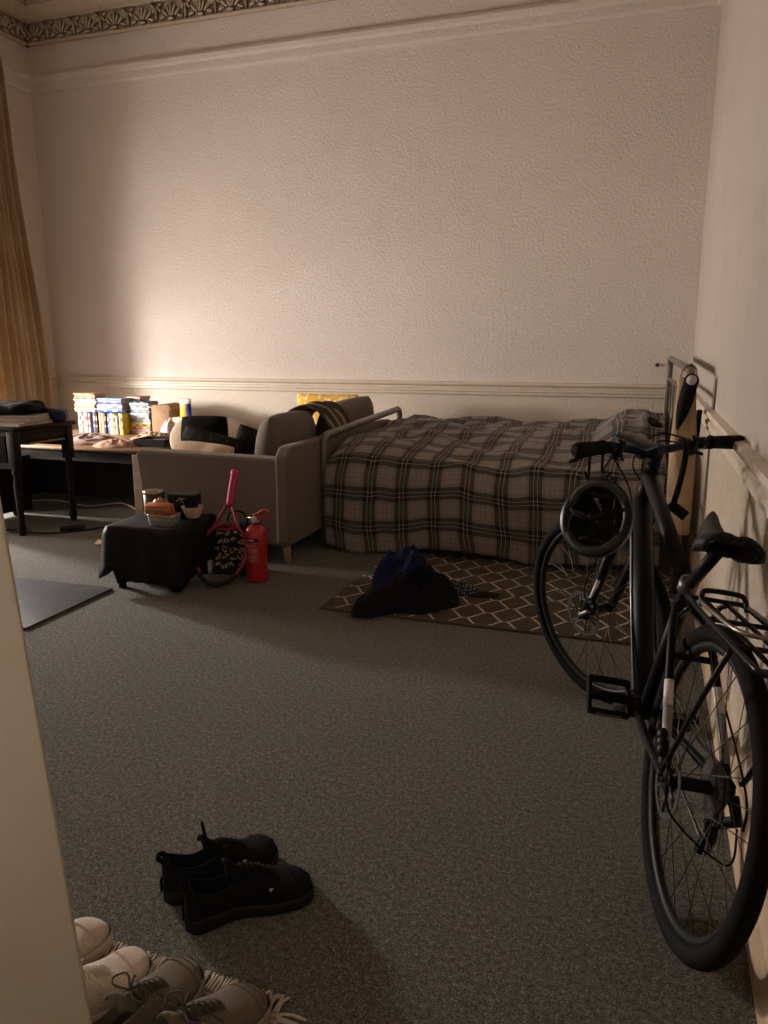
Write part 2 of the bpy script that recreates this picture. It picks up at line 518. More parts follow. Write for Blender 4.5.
def pillow_mb(w, h, t, p=2.6, nz=.006, seed=0, n=22, pinch=.10, rnd=.28):
    """soft cushion in the local x-z plane, thickness along y; corners slightly pulled out."""
    mb = MB()
    for sgn in (1, -1):
        def fn(u, v, sgn=sgn):
            a = 2 * u - 1; b = 2 * v - 1
            th = max(0, (1 - abs(a) ** p)) ** .5 * max(0, (1 - abs(b) ** p)) ** .5
            k = 1 - pinch * (1 - abs(a)) * (abs(b) ** 3); m = 1 - pinch * (1 - abs(b)) * (abs(a) ** 3)
            x = a * w / 2 * m * math.sqrt(1 - rnd * b * b / 2); z = b * h / 2 * k * math.sqrt(1 - rnd * a * a / 2)
            d = nz * fbm((x * 7 + seed, z * 7, sgn * 3 + seed), 3) * th
            return (x, sgn * (t / 2 * th + d), z)
        mb.grid(n, n, fn)
    return mb

M_BLKC = fabric('black cushion cloth', (.006, .0065, .006))
o = pillow_mb(.5, .34, .14, seed=4).build('pillow', M_BLKC, sub=1)
tag(place(o, (.035, 5.12, .63), (.0, 0, PI / 2 + .08)), 'black pillow propped against the headboard end of the bed', 'pillow')
# ------------------------------------------------------------------ sofa, its cushions and throw
M_SOFA = fabric('taupe sofa weave', (.135, .105, .085), 260, .2)
M_LEG = plain('pale beech leg', (.38, .22, .11), .45)
SX0, SX1, SY0, SY1 = -2.87, -1.862, 3.83, 5.72
sofa = thing('sofa', 'taupe fabric two-seat sofa standing end-on, its back against the bed foot', 'sofa', (0, 0, 0))
def rbox(mb, a, b, bev=.03, mi=0, seg=3):
    c = [(p + q) / 2 for p, q in zip(a, b)]; s = [abs(q - p) for p, q in zip(a, b)]
    return mb.box(c, s, None, mi, bev, seg)
def arm(y0, y1):
    mb = MB()
    # slightly tapered, round-topped slab: section along x given as a polygon in x-z
    poly = []
    def arc(cx, cz, r, a0, a1, n=6):
        return [(cx + r * math.cos(lerp(a0, a1, k / n)), cz + r * math.sin(lerp(a0, a1, k / n))) for k in range(n + 1)]
    poly += arc(SX0 + .10, .16, .05, PI, 1.5 * PI, 5)
    poly += arc(SX1 - .05, .16, .05, 1.5 * PI, 2 * PI, 5)
    poly += arc(SX1 - .03, .585, .03, 0, .5 * PI, 5)
    poly += arc(SX0 + .04, .59, .04, .5 * PI, PI, 5)
    mb.prism(poly, 'y', y0, y1)
    return mb.build('arm', M_SOFA, sofa, bevel=.018)
arm(SY0, SY0 + .12); arm(SY1 - .12, SY1)
mb = MB()
# back panel with a raised, slanted end
poly = [(SY0 - .006, .12), (SY1 + .004, .12), (SY1 + .004, .60), (SY1 - .08, .685), (SY0 + .09, .685), (SY0 + .05, .675), (SY0 - .006, .63)]
mb.prism(poly, 'x', SX1 - .09, SX1 + .004)
mb.build('back_frame', M_SOFA, sofa, bevel=.02)
rbox(MB(), (SX0 + .03, SY0 + .1, .13), (SX1 - .05, SY1 - .1, .29), .02).build('seat_base', M_SOFA, sofa)
for k in range(2):
    y0 = lerp(SY0 + .125, SY1 - .125, k / 2); y1 = lerp(SY0 + .125, SY1 - .125, (k + 1) / 2)
    rbox(MB(), (SX0 + .0, y0 + .004, .285), (SX1 - .1, y1 - .004, .43), .045).build('seat_cushion', M_SOFA, sofa, sub=1)
for x in (SX0 + .1, SX1 - .06):
    for y in (SY0 + .06, SY1 - .06):
        sx = 1 if x > -2.3 else -1
        MB().tube([(x, y, .13), (x + sx * .018, y, 0)], [.026, .016], 14).build('leg', M_LEG, sofa, 'pale turned wooden leg')

def cushion(name, label, mat, size, loc, rot, seed=0, group=None, pinch=.1, nz=.008, rnd=.28):
    o = pillow_mb(*size, seed=seed, pinch=pinch, nz=nz, rnd=rnd).build(name, mat, sub=1)
    return tag(place(o, loc, rot), label, 'cushion', group)
G = 'cushions on the sofa'
cushion('cushion', 'plump taupe back cushion at the near end of the sofa, beside the sofa arm', M_SOFA, (.60, .43, .27), (-2.12, 4.33, .63), (.16, 0, PI / 2), 1, G, .03, .012)
cushion('cushion', 'taupe back cushion at the far end of the sofa, behind the striped throw', M_SOFA, (.84, .43, .26), (-2.07, 5.22, .655), (.16, -.04, PI / 2 - .03), 2, G, .03, .012)
M_CAMO = None
def camo():
    t = NT('dark leafy print cloth'); co = t.coord()
    n = t.noise(co, 14, 3, .6, dist=1.5); m = t.noise(co, 32, 2)
    c = t.ramp(n, [(.36, (.005, .005, .005)), (.46, (.016, .016, .010)), (.54, (.006, .007, .005)), (.61, (.034, .030, .017)), (.68, (.06, .034, .02))])
    t.set(Base_Color=c, Roughness=.85); t.bump(m, .2, .003); t.b.inputs['Specular IOR Level'].default_value = .1
    return t.mat
M_CAMO = camo()
M_CREAM = fabric('cream cushion cloth', (.62, .47, .33))
M_BEIGE = fabric('beige cushion cloth', (.42, .31, .21))
cushion('cushion', 'long beige cushion with rounded ends behind the black cushion on the sofa', M_BEIGE, (.76, .34, .13), (-2.87, 4.72, .58), (-.12, 0, -.05), 3, G, 0, .008, .75)
cushion('cushion', 'square black furry cushion standing in front of the beige one on the sofa', M_BLKC, (.38, .36, .12), (-2.82, 4.52, .605), (-.12, -.03, 0), 4, G, .03)
cushion('cushion', 'dark leaf-print cushion leaning in front of the black cushion on the sofa', M_CAMO, (.50, .25, .11), (-2.68, 4.36, .575), (-.3, .20, -.05), 5, G)
cushion('cushion', 'cream cushion lying just behind the near sofa arm', M_CREAM, (.46, .24, .13), (-2.63, 4.15, .545), (-.75, .05, -.03), 6, G, .05)
cushion('cushion', 'small dark patterned cushion wedged beside the plump taupe back cushion', M_CAMO, (.3, .30, .1), (-2.42, 4.46, .57), (-.15, .28, .15), 7, G)
def yellow_mat():
    t = NT('yellow printed cushion cloth'); co = t.coord()
    n = t.noise(co, 26, 2, .5)
    t.set(Base_Color=t.ramp(n, [(.42, (.75, .42, .04)), (.52, (.66, .36, .05)), (.6, (.85, .66, .30))]), Roughness=.9)
    return t.mat
cushion('cushion', 'yellow cushion at the far corner of the sofa against the back wall', yellow_mat(), (.58, .36, .14), (-2.42, 5.73, .70), (.12, 0, .02), 8, G)

# striped throw draped over the gap between the back cushions
def stripes_mat():
    t = NT('dark throw with cream stripes')
    uv = t.coord('UV'); sep = t.node('ShaderNodeSeparateXYZ'); t.l.new(uv, sep.inputs[0])
    x = t.math('ADD', sep.outputs[0], t.math('MULTIPLY', t.noise(t.coord(), 9, 2), .03))
    f = t.math('FRACT', t.math('DIVIDE', x, .24))
    a = t.math('LESS_THAN', t.math('ABSOLUTE', t.math('SUBTRACT', f, .30)), .07)
    b = t.math('LESS_THAN', t.math('ABSOLUTE', t.math('SUBTRACT', f, .72)), .05)
    c = t.mix(t.math('MAXIMUM', a, b), (.05, .038, .028), (.30, .25, .15))
    n = t.noise(t.coord(), 250, 2)
    c = t.mix(t.math('MULTIPLY', n, .6), c, t.mix(1, c, (.5, .5, .5), 'MULTIPLY'))
    t.set(Base_Color=c, Roughness=1.0); t.bump(n, .3, .003)
    return t.mat
def throw():
    mb = MB()
    path = catmull([(-2.27, 0, .60), (-2.25, 0, .74), (-2.19, 0, .865), (-2.08, 0, .915), (-1.975, 0, .885), (-1.905, 0, .79), (-1.865, 0, .705), (-1.838, 0, .60)], 6)
    N = len(path) - 1
    def fn(u, v):
        p = path[min(N, int(round(v * N)))]
        y = lerp(4.54, 4.99, u) + .05 * (v - .5) + .02 * fbm((u * 3, v * 4, 2))
        z = p.z - .062 + .016 * fbm((u * 5, v * 5, 6), 3) + .016 * math.sin(u * 15 + v * 3) - .03 * abs(u - .5)
        return (p.x - .015 + .012 * fbm((u * 4, v * 4, 9)), y, z)
    mb.grid(30, N, fn, uv=lambda u, v: (u * .46, v * .9))
    return tag(mb.build('throw_blanket', stripes_mat(), solid=.012), 'dark throw blanket with cream stripes hung over the sofa back', 'blanket')
throw()
# ------------------------------------------------------------------ curtain
def curtain_mat():
    t = NT('cream curtain cloth'); co = t.coord()
    n = t.noise(co, 200, 2); g = t.noise(co, 3, 3)
    c = t.ramp(g, [(.35, (.50, .36, .20)), (.65, (.58, .45, .29))])
    c = t.mix(t.math('MULTIPLY', n, .4), c, t.mix(1, c, (.7, .7, .7), 'MULTIPLY'))
    t.set(Base_Color=c, Roughness=.9); t.bump(n, .15, .003)
    tr = t.node('ShaderNodeBsdfTranslucent', {'Color': (.52, .36, .18)})
    mx = t.node('ShaderNodeMixShader', {0: .22})
    t.l.new(t.b.outputs[0], mx.inputs[1]); t.l.new(tr.outputs[0], mx.inputs[2]); t.l.new(mx.outputs[0], t.out.inputs[0])
    return t.mat
def curtain():
    mb = MB()
    def fn(u, v):
        y = lerp(5.25, lerp(5.75, 6.03, sst(0, .9, v)), u)
        z = lerp(3.62, .03, v)
        ph = u * 2 * PI * 6.5
        x = -5.41 + (.048 * math.sin(ph) + .018 * math.sin(2.3 * ph + 1)) * (1 - .15 * v) + .02 * fbm((u * 4, v * 2, 3))
        return (x, y + .012 * math.cos(ph), z)
    mb.grid(150, 40, fn)
    return tag(mb.build('curtain', curtain_mat(), solid=.004), 'full-length cream curtain gathered beside the back left corner', 'curtain')
curtain()
mb = MB(); mb.tube([(-5.41, 1.9, 3.63), (-5.41, 5.72, 3.63)], .016, 12); mb.ell((-5.41, 5.73, 3.63), (.028, .03, .028))
tag(mb.build('curtain_pole', plain('brass pole', (.4, .27, .1), .35, .8)), 'curtain pole high over the window bay, carrying the cream curtain', 'curtain pole')

# ------------------------------------------------------------------ dark desk at the left edge
M_DARKW = plain('very dark stained wood', (.010, .0075, .006), .5, 0, .3, 25, spec=.15)
M_WOOD = plain('brown wood', (.20, .105, .048), .5, 0, .25, 18)
desk = thing('desk', 'dark wooden writing desk on turned legs at the left edge', 'desk', (-4.145, 4.19, 0))
DW, DD = .63, .58
mb = MB(); mb.box((0, 0, .705), (DW, DD, .026), bev=.008, seg=3); mb.build('desk_top', M_DARKW, desk)
mb = MB()
mb.box((0, -DD / 2 + .035, .57), (DW - .08, .02, .25)); mb.box((0, DD / 2 - .035, .62), (DW - .08, .02, .15))
for s in (-1, 1): mb.box((s * (DW / 2 - .045), 0, .655), (.02, DD - .1, .075))
mb.build('apron', M_DARKW, desk)
MB().box((-DW / 2 + .03, 0, .36), (.02, DD - .01, .66)).build('side_panel', M_DARKW, desk)  # unseen panel added to keep lamp light off the floor under the desk
for s in (0,):
    d = MB().box((s * .2, -DD / 2 + .022, .575), (.44, .016, .17), bev=.004).build('drawer', M_DARKW, desk)
    MB().lathe([(.006, 0), (.006, .012), (.015, .02), (.013, .03), (0, .033)], (s * .2, -DD / 2 + .014, .575), (PI / 2, 0, 0), 12).build('knob', plain('dull brass', (.25, .17, .07), .4, .8), d)
mb = MB(); mb.box((.04, .02, .60), (.50, .34, .014)); mb.build('shelf', M_WOOD, desk, 'brown wooden shelf under the desk top')
for sx in (-1, 1):
    for sy in (-1, 1):
        mb = MB()
        x, y = sx * (DW / 2 - .055), sy * (DD / 2 - .045)
        mb.box((x, y, .575), (.06, .06, .24), bev=.004)
        mb.lathe([(.022, .0), (.022, .012), (.030, .05), (.017, .085), (.024, .10), (.020, .14), (.027, .33), (.020, .39), (.030, .42), (.022, .445), (.030, .46)], (x, y, 0), None, 16)
        mb.build('leg', M_DARKW, desk)

# things on the desk
M_NAVY = fabric('navy bag cloth', (.020, .028, .06), 120, .3, .3, .6)
def softbag(name, mat, size, loc, rz, seed, label, cat, strap=None):
    mb = MB()
    w, d, h = size
    def fn(u, v):
        a = 2 * PI * u; b = lerp(-.5, .5, v) * PI
        cx = math.copysign(abs(math.cos(a)) ** .5, math.cos(a)); sy = math.copysign(abs(math.sin(a)) ** .5, math.sin(a))
        r = abs(math.cos(b)) ** .45
        x, y, z = w / 2 * cx * r, d / 2 * sy * r, h / 2 * math.copysign(abs(math.sin(b)) ** .6, math.sin(b))
        k = fbm((x * 9 + seed, y * 9, z * 9), 3)
        return (x * (1 + .10 * k), y * (1 + .10 * k), max(0, z + h / 2 + .22 * h * k * (z > 0)))
    mb.grid(40, 20, fn)
    if strap: mb.tube(catmull(strap, 6), .006, 6, mi=0, flat=.5)
    o = mb.build(name, mat, None)
    return tag(place(o, loc, (0, 0, rz)), label, cat)
softbag('laptop_bag', plain('black padded nylon', (.006, .006, .007), .7, 0, .2, 90, spec=.1), (.46, .32, .075), (-4.12, 4.16, .785), .15, 1, 'flat black padded bag on top of the papers on the desk', 'bag')
softbag('pencil_case', M_NAVY, (.26, .22, .085), (-3.97, 4.37, .719), .5, 3, 'navy blue soft pouch on the back corner of the desk', 'pouch', [(-.1, -.05, .06), (-.05, -.09, .11), (.03, -.11, .09), (.08, -.12, .02)])
M_PAPER = plain('aged paper', (.55, .47, .38), .8)
def papers():
    cols = [((.42, .36, .29), 'beige'), ((.20, .12, .09), 'dark red'), ((.50, .44, .36), 'pale'), ((.34, .31, .29), 'grey')]
    z = .719
    for k, ((c), nm) in enumerate(cols):
        h = (.014, .012, .020, .018)[k]
        b = thing('notebook', f'{nm} notebook under the black bag on the desk, ' + ('lowest of the pile', 'second from the bottom', 'third from the bottom', 'topmost of the pile')[k], 'notebook', (-4.08 + .015 * k, 4.12 + .012 * k, z), (0, 0, .05 + .09 * k), 'notebooks under the black bag')
        MB().box((0, 0, h / 2), (.44 - .03 * k, .32 - .02 * k, h * .7)).build('page_block', M_PAPER, b, 'pale page edges')
        mb = MB(); mb.box((0, 0, h - .001), (.445 - .03 * k, .325 - .02 * k, .002)); mb.box((0, 0, .001), (.445 - .03 * k, .325 - .02 * k, .002))
        mb.build('cover', plain('cover ' + nm, c, .5), b)
        z += h + .0003
papers()

# ------------------------------------------------------------------ low table with books along the back wall
table = thing('low_table', 'long low brown wooden table carrying books, by the back wall left of the sofa', 'table', (-4.16, 5.30, 0))
mb = MB(); mb.box((0, 0, .4825), (1.52, 1.28, .025), bev=.006); mb.build('table_top', M_WOOD, table)
MB().box((0, -.30, .24), (1.30, .02, .36)).build('back_panel', M_DARKW, table)
MB().box((-.735, -.02, .235), (.02, 1.3, .465)).build('side_panel', M_DARKW, table)  # closed side added to block lamp light from the floor behind the desk
mb = MB(); mb.box((0, -.60, .425), (1.42, .022, .07)); mb.box((0, .60, .425), (1.42, .022, .07))
for s in (-1, 1): mb.box((s * .72, 0, .425), (.022, 1.2, .07))
mb.build('apron', M_DARKW, table)
for sx in (-1, 1):
    for sy in (-1, 1):
        MB().prism([(sx * .68 - .035, sy * .615 - .03), (sx * .68 + .035, sy * .615 - .03), (sx * .68 + .035, sy * .615 + .03), (sx * .68 - .035, sy * .615 + .03)], 'z', 0, .462).build('leg', M_WOOD, table, bevel=.004)
TZ = .4953

M_PAGES = None
def pages_mat():
    t = NT('book page edges'); co = t.coord()
    n = t.noise(co, 120, 1)
    t.set(Base_Color=t.ramp(n, [(.35, (.42, .36, .28)), (.65, (.52, .46, .37))]), Roughness=.9)
    return t.mat
M_PAGES = pages_mat()
BOOKC = {'yellow': (.85, .62, .03), 'white': (.66, .63, .59), 'blue': (.03, .10, .42), 'light blue': (.30, .50, .68), 'orange': (.75, .25, .05), 'red': (.55, .04, .03),
         'black': (.02, .02, .022), 'pink': (.70, .28, .32), 'green': (.10, .26, .12), 'brown': (.22, .11, .06), 'tan': (.50, .33, .19), 'cream': (.74, .66, .50), 'navy': (.02, .03, .12), 'grey': (.34, .33, .31), 'pale green': (.50, .58, .36), 'maroon': (.22, .03, .04)}
def book(col, label, T, H, D, loc, rot, group):
    """standing book: spine faces -y, thickness along x, height z."""
    b = thing('book', label, 'book', loc, rot, group)
    cm = plain('book cover ' + col, tuple(c * .72 for c in BOOKC[col]), .5, 0, .06, 20)
    mb = MB()
    mb.box((-T / 2 + .0012, 0, H / 2), (.0024, D, H)); mb.box((T / 2 - .0012, 0, H / 2), (.0024, D, H))
    # rounded spine
    n = 6
    pl = [(lerp(-T / 2, T / 2, k / n), -D / 2 - .004 * math.sin(PI * k / n)) for k in range(n + 1)] + [(T / 2, -D / 2 + .003), (-T / 2, -D / 2 + .003)]
    mb.prism(pl, 'z', 0, H)
    acc = {'yellow': 'navy', 'white': 'red', 'blue': 'white', 'light blue': 'white', 'orange': 'cream', 'black': 'orange'}.get(col, 'cream')
    ms = [cm, plain('book cover ' + acc, tuple(c * .72 for c in BOOKC[acc]), .5, 0, .06, 20)]
    for zz, hh in ((H * .30, H * .10), (H * .62, H * .2)):                  # title blocks on the spine
        mb.box((0, -D / 2 - .0045, zz + hh / 2), (T * .5, .002, hh), mi=1)
    mb.build('cover', ms, b)
    MB().box((0, .001, H / 2), (T - .005, D - .008, H - .006)).build('page_block', M_PAGES, b, 'cream page edges')
    return b

ORD = ['first', 'second', 'third', 'fourth', 'fifth', 'sixth', 'seventh', 'eighth', 'ninth', 'tenth', 'eleventh', 'twelfth', 'thirteenth', 'fourteenth', 'fifteenth', 'sixteenth', 'seventeenth']
# upright row
row = [('white', .036, .178), ('red', .024, .170), ('white', .040, .176), ('white', .022, .17), ('navy', .030, .18), ('black', .022, .175), ('orange', .034, .18), ('tan', .028, .172), ('black', .024, .178),
       ('blue', .022, .175), ('white', .018, .17), ('blue', .030, .18), ('cream', .030, .176), ('yellow', .022, .172), ('pink', .026, .16), ('pale green', .022, .18), ('yellow', .022, .176)]
x = -4.725
for k, (c, t, h) in enumerate(row):
    yy = 5.62 if k < 12 else 5.57
    book(c, f'{c} upright book, {ORD[k]} from the left in the standing row', t, h, .13 + .008 * (k % 3), (x + t / 2, yy, TZ), (0, 0, .0), 'upright books on the low table')
    x += t + .0016 + (.03 if k == 3 else 0)
XROW = x
# horizontal stacks: spine faces the camera
def lying(col, label, T, L, D, cx, y, z, yaw, group):
    b = book(col, label, T, L, D, (0, 0, 0), (0, 0, 0), group)
    # lie the book down: height along x
    b.rotation_euler = Matrix(((0, 0, 1), (0, 1, 0), (-1, 0, 0))).to_euler()
    M = Matrix.Rotation(yaw, 4, 'Z') @ b.rotation_euler.to_matrix().to_4x4()
    b.rotation_euler = M.to_euler()
    off = Matrix.Rotation(yaw, 3, 'Z') @ V((-L / 2, 0, 0))
    b.location = (cx + off.x, y + off.y, z + T / 2)
    return b
def stack(seq, cx, y, z, where, group, Lr=(.21, .235)):
    n = len(seq)
    for k, (c, T) in enumerate(seq):
        pos = 'lowest' if k == 0 else ('topmost' if k == n - 1 else f'{ORD[k]} from the bottom')
        L = lerp(*Lr, random.random())
        lying(c, f'{c} book lying flat, {pos} of the {where}', T, L, .15, cx + random.uniform(-.008, .008), y + random.uniform(-.006, .006), z, random.uniform(-.06, .06), group)
        z += T + .0006
    return z
ZT = TZ + .182
stack([('white', .020), ('cream', .012), ('yellow', .030), ('grey', .012), ('white', .014), ('tan', .018), ('brown', .020), ('tan', .016), ('orange', .012)], -4.63, 5.62, ZT, 'stack topping the left standing books', 'stack over the left standing books')
stack([('blue', .036), ('white', .022), ('pink', .012), ('blue', .034), ('light blue', .012)], -4.38, 5.62, ZT + .001, 'stack topping the middle standing books', 'stack over the middle standing books', (.24, .27))
stack([('brown', .028), ('tan', .022), ('brown', .020), ('cream', .016), ('tan', .024)], -4.245, 5.76, TZ + .20, 'brown stack behind the standing books', 'brown stack behind', (.13, .15))
stack([('pink', .026), ('white', .018), ('orange', .022), ('yellow', .022), ('cream', .014), ('light blue', .026), ('white', .022), ('light blue', .028), ('grey', .020), ('light blue', .022), ('white', .016), ('light blue', .024), ('navy', .010)], -4.105, 5.66, TZ, 'tall stack by cardboard box', 'tall stack on the low table', (.185, .20))
MB_ = MB()
MB_.box((0, 0, .10), (.15, .12, .20))
o = MB_.build('support_box', plain('plain brown card', (.34, .2, .1), .8), None)
tag(place(o, (-4.245, 5.76, TZ)), 'small brown card box under the little brown book stack', 'box')
# cardboard box right of the tall stack
M_CARD = plain('brown cardboard', (.30, .18, .095), .85, 0, .15, 12)
cb = thing('cardboard_box', 'brown cardboard box standing right of the tall book stack', 'box', (-3.91, 5.70, TZ), (0, 0, .06))
mb = MB(); mb.box((0, 0, .125), (.17, .22, .25), bev=.004); mb.build('carton', M_CARD, cb)
mb = MB(); mb.prism([(-.085, .247), (.02, .262), (.085, .25), (.10, .21), (.094, .208), (.08, .242), (.02, .254), (-.085, .243)], 'y', -.11, .11); mb.build('flap', M_CARD, cb)

# crumpled cloth helper -------------------------------------------------
def heap(name, mat, loc, rx, ry, h, seed, rz=0, lobes=(), n=64, m=26, rough=.35, label=None, cat=None, group=None, fold=9):
    mb = MB()
    def rad(a):
        r = 1 + .16 * fbm((math.cos(a) * 1.4 + seed, math.sin(a) * 1.4, seed), 3)
        for la, lw, lr in lobes:
            d = (a - la + PI) % (2 * PI) - PI
            r += lr * math.exp(-(d / lw) ** 2)
        return r
    def fn(u, v):
        a = 2 * PI * u; r = v * rad(a)
        x, y = rx * r * math.cos(a), ry * r * math.sin(a)
        e = (max(0, 1 - v ** 2.6)) ** .55
        rr = 1 - abs(fbm((x * fold + seed, y * fold, seed * 2.3), 3))
        z = h * e * ((1 - rough) * (1 - .45 * v) + rough * 1.5 * (rr - .45) + .18 * fbm((x * 3.5 / max(rx, .05) * .12 + seed, y * 5, 1), 2))
        return (x + .014 * fbm((x * 11, y * 11, 5)) * (1 - v * .3), y + .014 * fbm((x * 11, y * 11, 15)), max(.003 * (1 - v), z))
    mb.grid(n, m, fn)
    o = mb.build(name, mat, None)
    place(o, loc, (0, 0, rz))
    return tag(o, label, cat, group) if label else o
M_PINK = fabric('dusty pink cloth', (.24, .14, .10), 120)
heap('folded_cloth', M_PINK, (-4.17, 4.98, TZ), .26, .20, .075, 3, label='crumpled dusty pink cloth on the low table in front of the standing books', cat='cloth')
def check_mat():
    t = NT('checked brown cloth'); co = t.coord()
    ch = t.node('ShaderNodeTexChecker', {'Scale': 26.0, 'Color1': (.30, .13, .08, 1), 'Color2': (.40, .27, .18, 1)}); t.l.new(co, ch.inputs[0])
    t.set(Base_Color=ch.outputs[0], Roughness=.9)
    return t.mat
heap('checked_cloth', check_mat(), (-3.80, 4.87, TZ), .19, .16, .06, 5, label='small checked reddish brown cloth near the front edge of the low table', cat='cloth')
heap('paper_wrapping', plain('crumpled kraft paper', (.42, .28, .17), .8), (-3.76, 5.28, TZ), .20, .16, .075, 8, label='crumpled tan wrapping paper in front of the cardboard box', cat='paper', fold=14)
heap('plastic_bag', plain('white plastic film', (.62, .56, .54), .3), (-3.80, 5.55, TZ), .075, .06, .17, 11, label='scrunched white plastic bag right of the cardboard box', cat='bag', fold=18, rough=.2)
ob = thing('open_box', 'black open-topped shallow box at the right front corner of the low table', 'box', (-3.53, 4.98, TZ), (0, 0, .12))
mb = MB(); w, d, h = .25, .22, .055
mb.box((0, 0, .004), (w, d, .006))
for s in (-1, 1):
    mb.box((s * w / 2, 0, h / 2), (.006, d, h)); mb.box((0, s * d / 2, h / 2), (w, .006, h))
mb.build('tray', plain('matt black card', (.012, .011, .010), .6), ob)
MB().box((.0, 0, .022), (w - .03, d - .03, .028), bev=.006).build('insert', plain('brown card insert', (.16, .07, .035), .8), ob)

def packet_mat():
    t = NT('yellow blue red printed packet'); co = t.coord()
    sep = t.node('ShaderNodeSeparateXYZ'); t.l.new(co, sep.inputs[0])
    n = t.noise(co, 14, 2)
    f = t.math('ADD', sep.outputs[0], t.math('MULTIPLY', t.math('SUBTRACT', n, .5), .10))
    c = t.ramp(t.math('MULTIPLY_ADD', f, 6.0, .5), [(.40, (.85, .50, .02)), (.52, (.80, .22, .02)), (.62, (.03, .08, .40)), (.85, (.02, .04, .22))])
    top = t.math('GREATER_THAN', sep.outputs[2], .115)
    c = t.mix(top, c, (.75, .72, .66))
    t.set(Base_Color=c, Roughness=.3)
    return t.mat
mb = MB()
def pk(u, v, s):
    e = math.sin(PI * v) ** .5 if 0 < v < 1 else 0
    return (lerp(-.055, .055, u), s * .022 * e * math.sin(PI * u) ** .5 if 0 < u < 1 else 0, v * .155)
for s in (1, -1): mb.grid(10, 12, lambda u, v, s=s: pk(u, v, s))
stand = MB().box((0, 0, .078), (.2, .15, .156), bev=.004).build('shoe_box', plain('pale card', (.5, .42, .32), .8), None)
tag(place(stand, (-3.66, 5.62, TZ)), 'pale card box on the low table under the yellow snack packet', 'box')
tag(place(mb.build('snack_packet', packet_mat()), (-3.66, 5.60, TZ + .1565)), 'yellow and blue snack packet standing upright by the back wall', 'packet')

# under the table and on the floor
sb = thing('blocker_box', 'black box added between the desk and the low table to block lamp light', 'box', (-4.62, 4.585, 0))  # added here to stop lamp light slipping between desk and table
mb = MB(); mb.prism([(-.15, 0), (.15, 0), (.16, .40), (-.16, .40)], 'y', -.085, .085); mb.build('tub', plain('black plastic tub', (.012, .012, .013), .5), sb, bevel=.01)
MB().box((0, 0, .41), (.335, .185, .025), bev=.01).build('lid', plain('black plastic lid', (.016, .016, .017), .45), sb)
def cable(name, mat, pts, r, label):
    o = MB().tube(catmull(pts, 8), r, 8).build(name, mat)
    return tag(o, label, 'cable')
cable('power_cable', plain('white cable', (.5, .46, .4), .5), [(-4.9, 4.7, .006), (-4.6, 4.95, .006), (-4.35, 4.92, .01), (-4.1, 4.86, .006), (-3.9, 4.98, .02), (-3.66, 4.86, .008), (-3.42, 4.72, .006), (-3.36, 4.60, .03), (-3.345, 4.56, .2), (-3.375, 4.64, .44)], .006, 'white power cable trailing across the carpet under the low table')
cable('extension_cable', plain('black cable', (.012, .012, .012), .5), [(-4.2, 3.92, .006), (-3.98, 4.06, .006), (-3.86, 3.98, .012), (-3.99, 3.93, .018), (-3.70, 4.05, .006), (-3.52, 4.28, .006), (-3.46, 4.55, .02), (-3.30, 4.76, .01), (-3.12, 4.82, .006), (-3.0, 4.7, .006)], .0065, 'black looped cable on the carpet beside the desk leg')
plug = thing('power_strip', 'dark power strip lying on the carpet by the low table leg', 'power strip', (-3.66, 4.16, 0), (0, 0, .5))
MB().box((0, 0, .02), (.16, .055, .04), bev=.008).build('casing', plain('dark casing', (.02, .02, .02), .4), plug)
mb = MB()
for k in (-1, 1): mb.box((k * .035, 0, .0405), (.045, .04, .003), bev=.001)
mb.build('socket', plain('socket face', (.05, .05, .05), .4), plug)
o = MB().box((0, 0, .005), (.20, .13, .008), bev=.002).build('envelope', plain('manila card', (.50, .33, .16), .8))
tag(place(o, (-3.19, 3.97, .001), (0, .0, .5)), 'flat manila envelope on the carpet left of the black-draped stool', 'envelope')
# ------------------------------------------------------------------ black-draped stool and what stands on it
M_BLKP = plain('matt black board', (.008, .0075, .008), .5, 0, .2, 40)
stool = thing('stool', 'low black side table draped with black cloth in front of the sofa', 'side table', (-2.395, 3.38, 0), (0, 0, .09))
W2, D2, HT = .185, .20, .325
MB().box((0, 0, HT - .015), (2 * W2, 2 * D2, .03), bev=.006).build('seat', M_BLKP, stool)
for sx in (-1, 1):
    for sy in (-1, 1):
        MB().tube([(sx * (W2 - .045), sy * (D2 - .045), HT - .03), (sx * (W2 - .035), sy * (D2 - .035), 0)], [.028, .02], 12).build('leg', M_BLKP, stool)
mb = MB()
mb.box((W2 - .03, 0, .17), (.02, 2 * D2 - .12, .28), bev=.003); mb.box((-W2 + .045, .02, .15), (.02, 2 * D2 - .2, .24), bev=.003)
mb.build('side_panel', M_BLKP, stool)
